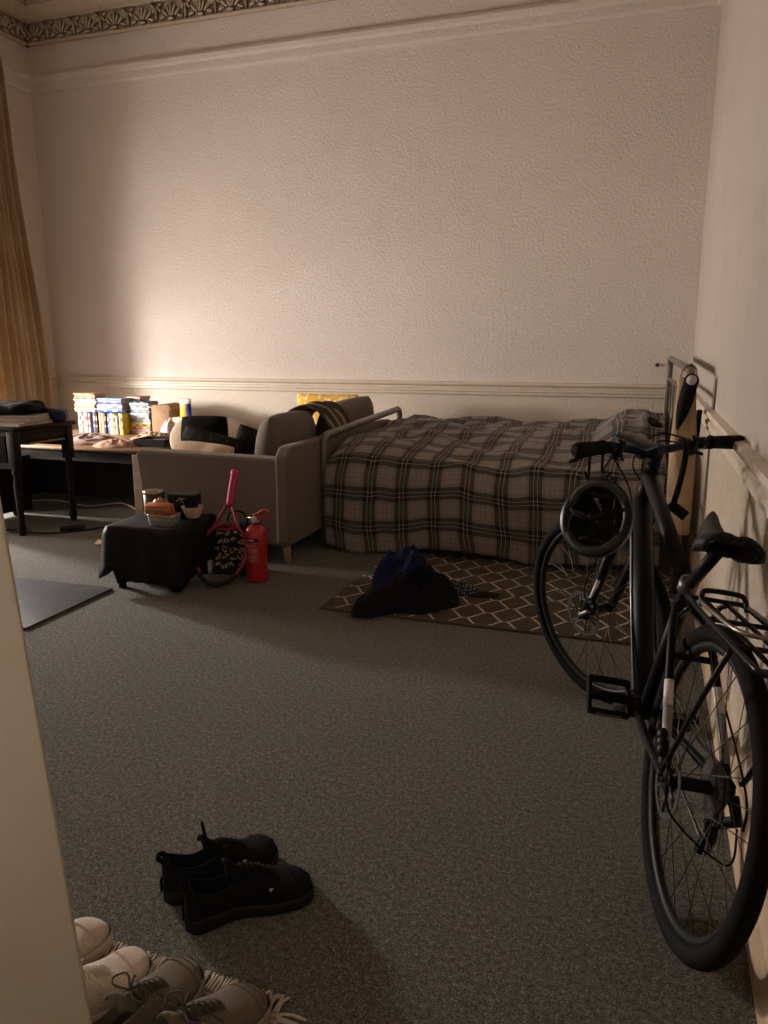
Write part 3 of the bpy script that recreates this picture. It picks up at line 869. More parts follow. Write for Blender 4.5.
# cloth over the stool: separate thing, hanging lower at the left front corner
def cloth():
    mb = MB(); N = 72; RR = 7
    per = []
    for k in range(N):
        t = k / N * 4; s = int(t); f = t - s
        c = [(-1, -1), (1, -1), (1, 1), (-1, 1)]
        a, b = c[s], c[(s + 1) % 4]
        per.append((lerp(a[0], b[0], f), lerp(a[1], b[1], f)))
    vs = []; fs = []
    tw, td = W2 + .01, D2 + .01
    rings = []
    for q in (0.0, .5, .9, 1.0): rings.append((q, 0.0))
    for r in range(1, RR + 1): rings.append((1.0, r / RR))
    for q, d in rings:
        for k, (px, py) in enumerate(per):
            ang = math.atan2(py, px)
            fr = py < -.99
            drop = .17
            if fr: drop = .285 if px > -.72 else .20
            if px < -.99: drop = .24 if py < .2 else .14
            if px > .99: drop = .28 if py < 0 else .24
            if py > .99: drop = .1
            corner = max(0, abs(px) + abs(py) - 1.55) / .45
            drop += .03 * corner
            out = .008 + d * (.004 + .012 * corner + .006 * math.sin(k * 1.9) + .004 * math.sin(k * .7))
            if px < -.6 and fr: out += .012 * d
            x = px * tw * q + (px if abs(px) > .99 else 0) * out * (d > 0) ; y = py * td * q + (py if abs(py) > .99 else 0) * out * (d > 0)
            z = HT + .006 - drop * d + (.004 * fbm((x * 12, y * 12, 3)) if d == 0 else 0)
            if d == 0 and q == 1: z -= .004
            vs.append((x, y, max(z, .004)))
    for r in range(len(rings) - 1):
        for k in range(N):
            fs.append((r * N + k, r * N + (k + 1) % N, (r + 1) * N + (k + 1) % N, (r + 1) * N + k))
    mb.add(vs, fs, 0, True)
    t = NT('black satin cloth'); co = t.coord()
    n = t.noise(co, 9, 3)
    t.set(Base_Color=t.ramp(n, [(.35, (.006, .006, .007)), (.7, (.011, .011, .012))]), Roughness=.6)
    t.b.inputs['Specular IOR Level'].default_value = .18
    t.bump(t.noise(co, 18, 3), .25, .01)
    o = mb.build('drape_cloth', t.mat, solid=.004)
    return tag(place(o, (-2.395, 3.38, .004), (0, 0, .09)), 'black cloth draped over the low side table in front of the sofa', 'cloth')
cloth()
ZS = .340
def on(x, y): # stool-local to world
    c, s = math.cos(.09), math.sin(.09)
    return (-2.395 + x * c - y * s, 3.38 + x * s + y * c, ZS)
def logo_gold(mb, cx, cz, s, y, mi):
    for (a, b, w) in (((-.9, -.3), (-.2, .5), .12), ((-.2, .5), (.3, .2), .13), ((.3, .2), (.9, .4), .10), ((-.1, -.1), (.6, -.5), .12)):
        mb.tube([(cx + a[0] * s, y, cz + a[1] * s), (cx + (a[0] + b[0]) / 2 * s, y, cz + (a[1] + b[1]) / 2 * s + .12 * s), (cx + b[0] * s, y, cz + b[1] * s)], w * s, 6, mi)
M_GOLD = plain('dull gold print', (.52, .36, .15), .5)
# black shoe-box-like carton with a pale emblem
bx = thing('black_carton', 'black carton with a small gold emblem at the back right of the draped side table', 'box', on(.08, .115))
bx.rotation_euler = (0, 0, .1)
MB().box((0, 0, .058), (.155, .085, .116), bev=.004).build('carton', M_BLKP, bx)
mb = MB(); logo_gold(mb, .0, .085, .026, -.044, 0); mb.build('emblem', M_GOLD, bx, 'gold emblem')
# dark jar box with lid at the back left
jb = thing('dark_tin', 'dark brown tin with a shiny lid at the back left of the draped side table', 'tin', on(-.085, .09))
MB().lathe([(.0, 0), (.054, 0), (.056, .004), (.056, .112), (.052, .116)], n=28).build('tin_body', plain('dark brown tin', (.05, .03, .018), .35), jb)
MB().lathe([(.057, .112), (.0575, .128), (.053, .132), (.0, .133)], n=28).build('lid', plain('steel lid', (.32, .27, .22), .3, .9), jb)
# crinkled snack box, orange-red with gold lettering squiggles
sn = thing('snack_carton', 'orange and gold snack carton lying in the wire basket on the draped side table', 'carton', on(.045, -.075))
sn.rotation_euler = (.25, 0, .08); sn.location.z += .036
mb = MB(); mb.box((0, 0, .03), (.145, .05, .062), bev=.006, mi=0)
rr = random.Random(3)
for k in range(9):
    xx = -.066 + k * .0155
    mb.tube([(xx, -.026, .036 + rr.uniform(-.004, .004)), (xx + .008, -.027, .052 + rr.uniform(-.006, .01)), (xx + .016, -.026, .040)], .0042, 6, mi=1)
mb.build('carton', [plain('orange red card', (.42, .10, .035), .5), plain('gold card', (.62, .36, .12), .5)], sn)
heap('snack_bag', plain('crinkled gold foil', (.36, .20, .07), .35, .3), (on(.03, -.03)[0], on(.03, -.03)[1], ZS + .045), .070, .045, .085, 21, label='crinkled gold snack bag behind the orange carton in the wire basket', cat='bag', fold=25)
# wire mesh basket
wb = thing('wire_basket', 'small silver wire mesh basket at the front of the draped side table', 'basket', on(.085, -.115))
mb = MB(); w, d, h = .066, .046, .052
def ringp(z, k=1.0):
    return catmull([(-w * k, -d * k, z), (0, -d * k * 1.06, z), (w * k, -d * k, z), (w * k * 1.05, 0, z), (w * k, d * k, z), (0, d * k * 1.06, z), (-w * k, d * k, z), (-w * k * 1.05, 0, z)], 5, True)
for q in range(6):
    mb.tube(ringp(.003 + q * .0095, .9 + .02 * q), .0013, 5, closed=True)
a, b = ringp(.003, .9), ringp(h, 1.0)
for k in range(0, len(a)): mb.tube([a[k], b[k]], .0012, 4)
for k in range(-3, 4): mb.tube([(k * .018, -d * .88, .003), (k * .018, d * .88, .003)], .0012, 4)
mb.build('mesh', plain('silver wire', (.42, .38, .32), .35, .8), wb)
MB().tube(ringp(h), .003, 6, closed=True).build('rim', plain('silver wire', (.42, .38, .32), .35, .8), wb)
# white bowl
bw = MB()
prof = [(.0, .0), (.032, .0), (.034, .004), (.046, .025), (.058, .058), (.060, .062), (.057, .062), (.044, .027), (.03, .008), (0, .006)]
bw.lathe(prof, n=32)
tag(place(bw.build('bowl', plain('cream glazed china', (.62, .46, .33), .3)), on(.155, .06)), 'cream china bowl on the right of the draped side table', 'bowl')

# ------------------------------------------------------------------ patterned bag behind the racket
bg = thing('patterned_bag', 'black bag printed with cream squiggles standing behind the tennis racket', 'bag', (-2.10, 3.655, 0), (.0, 0, .12))
mb = MB()
def bagf(u, v):
    a = 2 * PI * u
    cx = math.copysign(abs(math.cos(a)) ** .45, math.cos(a)); sy = math.copysign(abs(math.sin(a)) ** .45, math.sin(a))
    k = 1 - .10 * v
    return (.155 * cx * k, .075 * sy * (1 - .45 * v), .275 * v)
mb.grid(40, 12, bagf); mb.grid(40, 3, lambda u, v: tuple(V(bagf(u, 1)) * (1 - v) + V((0, 0, .275)) * v))
rr = random.Random(11)
for i in range(5):
    for j in range(5):
        cx = -.088 + i * .044 + rr.uniform(-.006, .006); cz = .055 + j * .043 + rr.uniform(-.005, .005)
        p = [(cx + rr.uniform(-.021, .021), 0, cz + rr.uniform(-.019, .019)) for _ in range(5)]
        q = [(x, -.0755 * (1 - .45 * z / .275) - .0015, z) for (x, y, z) in catmull(p, 4)]
        mb.tube(q, .0036, 5, mi=1)
mb.build('bag_body', [plain('black bag cloth', (.008, .0075, .0075), .6), plain('cream gold print', (.62, .5, .28), .6)], bg, 'black cloth with cream squiggle print')
MB().tube(catmull([(-.06, 0, .272), (-.045, 0, .33), (0, 0, .345), (.045, 0, .33), (.06, 0, .272)], 6), .006, 8).build('handle', plain('black bag cloth', (.012, .011, .011), .6), bg)

# ------------------------------------------------------------------ tennis racket leaning on the sofa
rk = thing('tennis_racket', 'red and pink tennis racket leaning head-down against the sofa arm', 'racket')
M_RED = plain('dark red racket paint', (.23, .012, .028), .3, 0, .1, 30)
M_PINKG = plain('pink racket grip', (.50, .02, .12), .55, 0, .15, 60)
HR, WR = .176, .134                 # head half-height, half-width
def hd(a): return (WR * math.sin(a), 0, .182 - HR * math.cos(a))
mb = MB(); mb.tube([hd(2 * PI * k / 48) for k in range(48)], .0105, 10, closed=True)
mb.tube(catmull([hd(PI - .62), (.045, 0, .40), (.014, 0, .475)], 8), .009, 8); mb.tube(catmull([hd(PI + .62), (-.045, 0, .40), (-.014, 0, .475)], 8), .009, 8)
mb.tube(catmull([hd(PI - .55), (0, 0, .325), hd(PI + .55)], 8), .008, 8)
mb.build('frame', M_RED, rk)
mb = MB(); mb.tube([hd(lerp(-.85, .85, k / 20)) for k in range(21)], .0128, 10); mb.build('bumper_guard', plain('black bumper', (.015, .013, .013), .5), rk)
mb = MB(); mb.tube([(0, 0, .465), (0, 0, .49), (0, 0, .50), (0, 0, .66), (0, 0, .672), (0, 0, .686)], [.014, .018, .0205, .0205, .0235, .0225], 8)
for k in range(9): mb.tube([(.0208 * math.cos(t), .0208 * math.sin(t), .505 + k * .017 + .003 * t) for t in [2 * PI * q / 12 for q in range(13)]], .0012, 4)
mb.build('grip', M_PINKG, rk)
mb = MB()
for k in range(-7, 8):
    xx = k * .0158; hz = HR * math.sqrt(max(0, 1 - (xx / WR) ** 2)) - .004
    mb.tube([(xx, 0, .182 - hz), (xx, 0, .182 + hz)], .0006, 4)
for k in range(-9, 10):
    zz = k * .0165; hx = WR * math.sqrt(max(0, 1 - (zz / HR) ** 2)) - .004
    mb.tube([(-hx, .0008, .182 + zz), (hx, .0008, .182 + zz)], .0006, 4)
mb.build('strings', plain('dark strings', (.05, .045, .04), .5), rk)
# place: bottom near (-2.06,3.36), grip end against the arm at (-2.19,3.81,.60)
zax = (V((-2.17, 3.80, .60)) - V((-2.06, 3.345, .015))).normalized()
xax = V((1, .12, 0)); xax = (xax - zax * xax.dot(zax)).normalized(); yax = zax.cross(xax)
rk.matrix_world = Matrix(((xax.x, yax.x, zax.x, -2.06), (xax.y, yax.y, zax.y, 3.345), (xax.z, yax.z, zax.z, .012), (0, 0, 0, 1)))

# ------------------------------------------------------------------ fire extinguisher
fe = thing('fire_extinguisher', 'red fire extinguisher standing on the carpet by the sofa arm', 'fire extinguisher', (-1.925, 3.545, 0), (0, 0, -.05))
M_FIRE = plain('fire red paint', (.40, .017, .013), .3, 0, .06, 20, coat=.3)
M_BRASS = plain('pale chrome', (.5, .45, .38), .25, .9)
MB().lathe([(.0, 0), (.052, 0), (.056, .006), (.057, .012), (.057, .262), (.054, .278), (.043, .294), (.026, .303), (.018, .306), (0, .306)], n=36).build('cylinder', M_FIRE, fe)
mb = MB(); mb.lathe([(.018, .303), (.018, .315), (.024, .316), (.024, .328), (.015, .332), (.015, .352), (0, .352)], n=20); mb.tube([(0, 0, .335), (-.04, 0, .338)], .009, 10)
mb.build('valve', M_BRASS, fe, 'chrome valve neck')
MB().lathe([(.0, 0), (.015, 0), (.015, .01), (.012, .012), (0, .012)], (0, -.015, .335), (PI / 2, 0, 0), 16).build('pressure_gauge', plain('gauge face', (.6, .58, .5), .3), fe)
mb = MB(); mb.tube(catmull([(-.01, 0, .352), (.02, 0, .366), (.05, 0, .385), (.085, 0, .378)], 5), .006, 8, flat=1.6); mb.build('squeeze_lever', M_FIRE, fe)
mb = MB(); mb.tube(catmull([(.0, 0, .335), (.04, 0, .345), (.085, 0, .335)], 5), .006, 8, flat=1.6); mb.build('carry_handle', M_FIRE, fe)
MB().tube(catmull([(-.035, 0, .338), (-.058, .01, .33), (-.07, .02, .27), (-.066, .022, .14), (-.064, .022, .06)], 7), .008, 10).build('hose', plain('black rubber hose', (.012, .012, .012), .5), fe)
def wrap(name, z0, z1, a0, a1, r, mat, label):
    mb = MB(); mb.grid(14, 2, lambda u, v: (r * math.cos(lerp(a0, a1, u)), r * math.sin(lerp(a0, a1, u)), lerp(z0, z1, v)))
    return mb, name, mat, label
M_PRN = plain('pale print', (.60, .42, .36), .6)
mb, *_ = wrap('', .105, .218, -PI / 2 - .95, -PI / 2 + .95, .0574, None, '')
for k, (z, w0) in enumerate(((.205, .75), (.196, .5), (.180, .8), (.172, .8), (.164, .62), (.146, .8), (.135, .7), (.124, .8), (.115, .5))):
    mb.tube([(.0578 * math.cos(a), .0578 * math.sin(a), z) for a in [lerp(-PI / 2 - w0, -PI / 2 + w0 * .7, q / 10) for q in range(11)]], .0011 if k not in (2, 3) else .0016, 5, mi=1)
mb.build('label', [plain('label red', (.36, .025, .018), .4), M_PRN], fe, 'printed instruction label')
mb, *_ = wrap('', .222, .240, -PI / 2 - .75, -PI / 2 + .75, .0575, None, '')
mb.tube([(.0579 * math.cos(a), .0579 * math.sin(a), .231) for a in [lerp(-PI / 2 - .5, -PI / 2 + .35, q / 10) for q in range(11)]], .003, 5, mi=1)
mb.build('name_band', [plain('label black', (.02, .016, .015), .4), M_PRN], fe, 'black band with pale print')
# ------------------------------------------------------------------ rug with trellis pattern
RX0, RX1, RY0, RY1 = -1.42, .20, 3.21, 4.34
def rug():
    mb = MB()
    rot = .02
    mb.box(((RX0 + RX1) / 2, (RY0 + RY1) / 2, .005), (RX1 - RX0, RY1 - RY0, .009), None, 0, .002)
    # ogee trellis: rows of quatrefoil cells drawn as flat raised cords
    cw, chh = .185, .19
    def ribbon(pts, w=.0056):
        pts = [V((p[0], p[1], 0)) for p in pts]
        n = len(pts); vs = []
        for i, p in enumerate(pts):
            t = (pts[min(i + 1, n - 1)] - pts[max(i - 1, 0)]).normalized(); s = V((-t.y, t.x, 0)) * w
            for q in (p + s, p - s):
                vs.append((q.x, q.y, .0105))
        fs = [(2 * i, 2 * i + 1, 2 * i + 3, 2 * i + 2) for i in range(n - 1)]
        mb.add(vs, fs, 1, False)
    def inside(p): return RX0 + .012 < p[0] < RX1 - .012 and RY0 + .018 < p[1] < RY1 - .018
    def clip(pts):
        cur = []
        for p in pts:
            if inside(p): cur.append(p)
            else:
                if len(cur) > 1: ribbon(cur)
                cur = []
        if len(cur) > 1: ribbon(cur)
    # one edge of the lattice from the side node of a cell to its top node, with an ogee kink
    def edge(x0, y0, x1, y1):
        pts = []
        for k in range(25):
            t = k / 24
            g = .5 + .5 * math.cos(PI * t)
            g = lerp(g, g * g * (3 - 2 * g), .25)
            g += .045 * math.sin(2 * PI * (t - .5) * 3) * math.exp(-((t - .5) / .16) ** 2)
            x = lerp(x0, x1, t); y = y1 + (y0 - y1) * g
            pts.append((x, y))
        return pts
    ni = int((RX1 - RX0) / cw) + 2; nj = int((RY1 - RY0) / chh) + 2
    for j in range(-1, nj):
        for i in range(-1, ni):
            cx = RX0 + .04 + i * cw; cy = RY0 + .085 + j * chh
            for sx in (-1, 1):
                for sy in (-1, 1):
                    clip(edge(cx, cy + sy * chh / 2, cx + sx * cw / 2, cy))
    M_BASE = fabric('dark olive rug pile', (.060, .048, .032), 240, .3)
    return tag(mb.build('rug', [M_BASE, fabric('cream rug cord', (.42, .35, .25), 200, .2)], recalc=False), 'dark rug with cream trellis pattern on the carpet beside the bed', 'rug')
rug()

# ------------------------------------------------------------------ clothes dropped on the rug
M_BLUE = fabric('navy blue knit', (.012, .016, .05), 160, .35)
M_BLACK = fabric('black jersey', (.010, .010, .012), 200, .3)
heap('jumper', M_BLUE, (-1.14, 3.69, .012), .16, .16, .27, 31, label='crumpled navy blue jumper, tallest of the clothes heaped on the rug', cat='clothing', rough=.5, fold=7)
heap('hoodie', M_BLACK, (-1.01, 3.45, .012), .185, .185, .19, 37, lobes=((-2.15, .32, 1.15), (.0, .5, .1)), label='black hoodie spread over the front of the clothes heap with a sleeve on the carpet', cat='clothing', rough=.55, fold=8)
def spots():
    t = NT('black cloth with white dots'); co = t.coord()
    v = t.node('ShaderNodeTexVoronoi', {'Scale': 75.0, 'Randomness': .2}); t.l.new(co, v.inputs['Vector'])
    t.set(Base_Color=t.mix(t.math('LESS_THAN', v.outputs['Distance'], .30), (.010, .012, .018), (.30, .33, .36)), Roughness=.9)
    return t.mat
heap('spotted_scarf', spots(), (-.83, 3.66, .012), .10, .075, .06, 43, label='black cloth with pale dots at the right end of the clothes heap', cat='clothing')
heap('dark_belt_cloth', fabric('charcoal strap cloth', (.02, .018, .016)), (-.71, 3.63, .012), .085, .03, .025, 47, rz=.3, label='narrow charcoal strap lying right of the dotted cloth on the rug', cat='strap')

# ------------------------------------------------------------------ exercise mat
def mat_mat():
    t = NT('ribbed blue grey foam'); co = t.coord()
    sep = t.node('ShaderNodeSeparateXYZ'); t.l.new(co, sep.inputs[0])
    w = t.math('SINE', t.math('MULTIPLY', sep.outputs[0], 2 * PI / .014))
    n = t.noise(co, 60, 2)
    t.set(Base_Color=t.ramp(n, [(.3, (.045, .052, .062)), (.7, (.06, .068, .08))]), Roughness=.42)
    t.bump(w, .45, .002)
    return t.mat
mt = MB().box((0, 0, .006), (1.75, .61, .012), None, 0, .004, 2).build('exercise_mat', mat_mat())
tag(place(mt, (-3.415, 2.825, .0), (0, 0, .02)), 'ribbed blue-grey exercise mat lying on the carpet at the left', 'exercise mat')

# ------------------------------------------------------------------ cream panel leaning at the left foreground
pn = thing('leaning_board', 'cream painted board leaning in the left foreground', 'board')
ML = paint('cream board paint', (.60, .53, .43), .08)
a = V((-.800, .866, .0)); topp = V((-.902, .868, 1.15))
zv = (topp - a).normalized(); xv = V((-.62, .0, 0)); xv = (V((-.78, -.62, 0)) - zv * V((-.78, -.62, 0)).dot(zv)).normalized(); yv = zv.cross(xv)
mb = MB(); mb.box((.15, .012, .64), (.30, .024, 1.28), None, 0, .004)
mb.build('panel', ML, pn)
pn.matrix_world = Matrix(((xv.x, yv.x, zv.x, a.x), (xv.y, yv.y, zv.y, a.y), (xv.z, yv.z, zv.z, .008), (0, 0, 0, 1)))

# ------------------------------------------------------------------ shoes
def shoe(label, cat, loc, rot, upper, sole, lining, laces, L=.285, style='trainer', group=None, side=1, stripe=None, scale=(1, 1, 1)):
    t0 = thing('shoe' if style != 'trainer' else 'trainer', label, cat, loc, rot, group)
    NS, NP = 40, 30
    def wid(t):   # half width along the length (heel 0 .. toe 1)
        heel = .034 * (min(1, t / .07)) ** .5
        w = heel + (.016 * sst(.30, .72, t)) - .004 * math.sin(PI * min(1, max(0, (t - .2) / .4)))
        if t > .78: w *= math.sqrt(max(0, 1 - ((t - .78) / .2201) ** 2.2))
        return w
    def bend(t): return side * .010 * math.sin(PI * t) - side * .012 * t * t   # curved last
    def hgt(t):
        h = .098 - .020 * sst(.05, .26, t) + .012 * sst(.28, .46, t)
        h = lerp(h, .052, sst(.46, .82, t))
        h *= lerp(.88, 1, min(1, t / .05))
        if t > .84: h = .026 + (h - .026) * math.sqrt(max(0, 1 - ((t - .84) / .1601) ** 2.4))
        return h
    ZS_ = .026
    def opening(t): return sst(.06, .10, t) * (1 - sst(.43, .50, t))
    mb = MB()
    def fn(u, v):
        t = .4 * u + .6 * (.5 - .5 * math.cos(PI * u)); a = PI * v
        w = wid(t); h = hgt(t) - ZS_
        c = math.cos(a); s = math.sin(a)
        x = w * math.copysign(abs(c) ** .75, c); z = ZS_ + h * (s ** .62)
        op = opening(t)
        k = 1 - sst(.45, .62, abs(c))
        if op > 0: z = lerp(z, ZS_ + .012, op * k)
        return (bend(t) + x, L * (t - .5), z)
    def mif(u, v):
        return 1 if (opening(.4 * u + .6 * (.5 - .5 * math.cos(PI * u))) > .5 and abs(math.cos(PI * v)) < .52) else 0
    mb.grid(NS, NP, fn, mif=mif)
    # overlays: toe cap and heel counter lines as raised bands on the upper
    for tt in ((.80, .86) if style != 'trainer' else (.74,)):
        for d in (0, .008):
            mb.tube([V(fn(tt + d + .03 * math.sin(PI * v), v)) + V((0, 0, .0012)) for v in [q / 24 for q in range(2, 23)]], .0011, 5)
    for tt in (.14, .17):
        mb.tube([V(fn(tt, v)) * 1.0 + V((math.copysign(.0012, .5 - v), 0, 0)) for v in [q / 40 for q in range(1, 10)]], .0011, 5)
        mb.tube([V(fn(tt, v)) * 1.0 + V((math.copysign(.0012, .5 - v), 0, 0)) for v in [q / 40 for q in range(31, 40)]], .0011, 5)
    mb.build('upper', [upper, lining], t0)
    # sole with rounded rim and toe spring
    mb = MB()
    def rimp(a):   # around outline
        if a < .5: t = a * 2; s = 1
        else: t = 2 - 2 * a; s = -1
        t = max(.003, min(.997, t))
        return t, s
    def fs(u, v):
        t, s = rimp(u)
        w = wid(t) + .0045
        y = L * (t - .5); y += .004 * (1 if t > .9 else (-1 if t < .1 else 0))
        zb = .006 * max(0, (t - .8) / .2) ** 2 + .004 * max(0, (.1 - t) / .1)
        prof = [(.88, 0), (1.0, .003), (1.03, .014), (1.01, .024), (.95, .027)]
        i = min(3, int(v * 4)); f = v * 4 - i
        k = lerp(prof[i][0], prof[i + 1][0], f); z = lerp(prof[i][1], prof[i + 1][1], f) + zb
        if style == 'trainer': z *= 1.0 + .25 * (1 - sst(.2, .6, t))
        return (bend(t) + s * w * k, y, z)
    mb.grid(80, 8, fs)
    b = mb.grid(NS, 1, lambda u, v: (bend(u) + (2 * v - 1) * wid(max(.003, u)) * .9, L * (u - .5), .0015 + .006 * max(0, (u - .8) / .2) ** 2))
    mb.build('sole', sole, t0)
    # tongue
    mb = MB()
    def ft(u, v):
        t = lerp(.36, .66, v); w = lerp(.024, .019, v)
        h = hgt(t) + .006 - .022 * (2 * u - 1) ** 2 + (.030 * (1 - sst(.0, .35, v)))
        return (bend(t) + (2 * u - 1) * w, L * (t - .5) - .012 * (1 - v), h)
    mb.grid(10, 12, ft)
    mb.build('tongue', upper, t0, solid=.005)
    # laces
    mb = MB()
    for k in range(6):
        t1 = lerp(.46, .68, k / 5)
        for sg in (-1, 1):
            pts = []
            for q in range(7):
                f = q / 6; t = t1 + .035 * (f - .5) * sg
                x = lerp(-.024, .024, f)
                pts.append((bend(t) + x, L * (t - .5), hgt(t) + .0085 - .018 * (x / .024) ** 2))
            mb.tube(pts, .0026, 6, flat=.6)
    t1 = .45
    for sg in ((-1, 1) if not stripe else ()):
        p0 = V((bend(t1), L * (t1 - .5), hgt(t1) + .012))
        mb.tube(catmull([p0, p0 + V((sg * .02, .01, .016)), p0 + V((sg * .045, .0, .004)), p0 + V((sg * .03, -.012, .004)), p0], 5), .002, 5)
        mb.tube(catmull([p0, p0 + V((sg * .015, .02, .006)), p0 + V((sg * .035, .035, -.018)), p0 + V((sg * .048, .045, -.03))], 5), .002, 5)
    mb.build('laces', laces, t0)
    if stripe:
        p0 = V((bend(.38), L * (.37 - .5), hgt(.38) + .030))
        MB().tube(catmull([p0 + V((-.006, 0, -.01)), p0 + V((-.007, -.006, .02)), p0 + V((0, -.008, .034)), p0 + V((.007, -.006, .02)), p0 + V((.006, 0, -.01))], 5), .0028, 6).build('tongue_loop', upper, t0)
    hk = .45 if stripe else 1
    MB().tube(catmull([(bend(0), -L / 2 + .004, .085), (bend(0), -L / 2 - .012 * hk, .085 + .020 * hk), (bend(0), -L / 2 - .010 * hk, .085 + .039 * hk), (bend(0), -L / 2 + .004, .085 + .043 * hk), (bend(0), -L / 2 + .010, .085 + .019 * hk), (bend(0), -L / 2 + .008, .086)], 5), .0036, 6, flat=1.6).build('heel_tab', upper, t0)
    if stripe:
        for sg in (0, 1):
            mb = MB()
            vv = .14 if sg == 0 else .86
            p = V(fn(.60, vv)); q = V(fn(.60, vv + (.06 if sg == 0 else -.06)))
            n = V((1 if sg == 0 else -1, 0, .15)) * .0016
            mb.tube([p + n, lerp(p, q, .5) + n * 1.2, q + n], .0016, 6); mb.tube([lerp(p, q, .6) + n + V((0, .006, 0)), lerp(p, q, .6) + n * 1.4 - V((0, .004, 0))], .0013, 6)
            mb.build('mark', stripe, t0, 'small pale mark')
    t0.scale = scale
    return t0
S_BLK = fabric('black shoe mesh', (.0075, .0075, .008), 300, .3, .3, .85, .1)
S_BLKS = plain('black shoe rubber', (.008, .008, .008), .6)
S_PALE = plain('pale reflective mark', (.45, .45, .42), .4)
def yaw(dx, dy): return math.atan2(-dx, dy)
shoe('black trainer behind the other black one, loop standing up from its tongue', 'shoe', (-.873, 1.385, 0), (0, 0, yaw(.64, .77)), S_BLK, S_BLKS, S_BLK, S_BLK, .285, 'trainer', 'black trainers', 1, S_PALE, (1.08, .97, 1.12))
shoe('black trainer in front, showing a small pale mark on its side, on open carpet', 'shoe', (-.767, 1.32, 0), (0, 0, yaw(.70, .72)), S_BLK, S_BLKS, S_BLK, S_BLK, .285, 'trainer', 'black trainers', -1, S_PALE, (1.10, .99, 1.08))
S_CRM = fabric('worn cream canvas', (.54, .45, .36), 220, .2, .3); S_CRMS = plain('cream shoe rubber', (.50, .42, .31), .6)
S_LIN = fabric('shoe lining', (.10, .075, .055), 200)
S_LACE = plain('cream lace', (.62, .54, .45), .9)
shoe('scuffed cream trainer lying next to the olive shoes, partly behind the leaning board', 'shoe', (-.925, .96, .008), (0, 0, yaw(.42, .90)), S_CRM, S_CRMS, S_LIN, S_LACE, .29, 'trainer', 'cream trainers', 1)
shoe('cream trainer mostly hidden behind the leaning board, further from the olive shoes', 'shoe', (-1.05, 1.0, .008), (0, 0, yaw(.20, .98)), S_CRM, S_CRMS, S_LIN, S_LACE, .29, 'trainer', 'cream trainers', -1)
S_OLV = fabric('olive suede', (.115, .095, .058), 260, .25, .3); S_OLVS = plain('pale olive rubber', (.24, .21, .15), .6); S_DK = fabric('dark brown shoe cloth', (.035, .028, .020), 220)
S_LACED = plain('dark brown lace', (.05, .038, .026), .9)
shoe('olive suede shoe between the cream trainer and the other olive shoe', 'shoe', (-.80, .965, .008), (0, 0, yaw(.28, .96)), S_OLV, S_OLVS, S_DK, S_LACED, .29, 'shoe', 'olive suede shoes', 1)
shoe('olive suede shoe at the outer fringed edge of the mat, furthest from the board', 'shoe', (-.672, .955, .008), (0, 0, yaw(.34, .94)), S_OLV, S_OLVS, S_DK, S_LACED, .29, 'shoe', 'olive suede shoes', -1)

# small fringed mat under the shoes
fm = thing('shoe_mat', 'small pale woven mat with a fringed edge under the shoes', 'mat', (-.885, .885, 0), (0, 0, -.03))
mb = MB(); mb.box((0, 0, .0035), (.62, .42, .006), None, 0, .002)
def weave():
    t = NT('cream brown weave'); co = t.coord()
    w = t.node('ShaderNodeTexWave', {'Scale': 22.0, 'Distortion': 1.0}, bands_direction='Y'); t.l.new(co, w.inputs[0])
    n = t.noise(co, 220, 2)
    c = t.ramp(w.outputs[0], [(.35, (.42, .33, .24)), (.6, (.22, .14, .09))])
    t.set(Base_Color=t.mix(t.math('MULTIPLY', n, .5), c, (.2, .15, .11)), Roughness=1); t.bump(w.outputs[0], .4, .004)
    return t.mat
mb.build('woven_field', weave(), fm)
mb = MB(); rr = random.Random(5)
for k in range(56):
    y = -.205 + k * .41 / 55
    mb.tube(catmull([(.305, y, .006), (.33, y + rr.uniform(-.006, .006), .009), (.355 + rr.uniform(-.01, .01), y + rr.uniform(-.012, .012), .004)], 3), [.0032] * 6 + [.0022], 5)
for k in range(80):
    x = -.30 + k * .6 / 79
    mb.tube(catmull([(x, .205, .006), (x + rr.uniform(-.004, .004), .228, .008), (x + rr.uniform(-.008, .008), .248, .004)], 3), [.0030] * 6 + [.002], 5)
mb.build('fringe', plain('cream fringe yarn', (.48, .40, .31), .95), fm)
# ------------------------------------------------------------------ bicycle
BK = thing('bicycle', 'black city bicycle with a rear rack leaning along the right wall', 'bicycle')
TH, LN = -.225, .135
d_ = V((math.sin(TH), math.cos(TH), 0)); r_ = V((math.cos(TH), -math.sin(TH), 0))
up_ = V((0, 0, 1)) * math.cos(LN) + r_ * math.sin(LN); l_ = up_.cross(d_)
R = .335
hub_w = V((.150, 1.570, .335 * math.cos(LN)))
org = hub_w - up_ * R
BM = Matrix(((d_.x, l_.x, up_.x, org.x), (d_.y, l_.y, up_.y, org.y), (d_.z, l_.z, up_.z, org.z + .004), (0, 0, 0, 1)))
BK.matrix_world = BM
B_BLK = plain('satin black bicycle paint', (.005, .005, .0055), .5, 0, .1, 20, spec=.14)
B_ALU = plain('dull alloy', (.17, .155, .135), .42, .7)
B_DALU = plain('dark anodised alloy', (.010, .010, .010), .5, .2, spec=.15)
B_RUB = plain('black tyre rubber', (.0065, .0065, .006), .8, 0, .2, 60, spec=.08)
B_GRIP = plain('black rubber grip', (.007, .007, .007), .8, spec=.1)
B_WHT = plain('white reflective decal', (.66, .62, .56), .45); B_GRY = plain('grey decal', (.26, .24, .22), .45); B_SIL = plain('silver tube highlight', (.42, .42, .43), .35, .3)
HUBR = V((0, 0, R)); BB = V((.44, 0, .285))
ax = V((-.326, 0, .945)).normalized(); A0 = V((1.0625, 0, .320))
def AX(t): return A0 + ax * t
SEATT = V((.330, 0, .665))
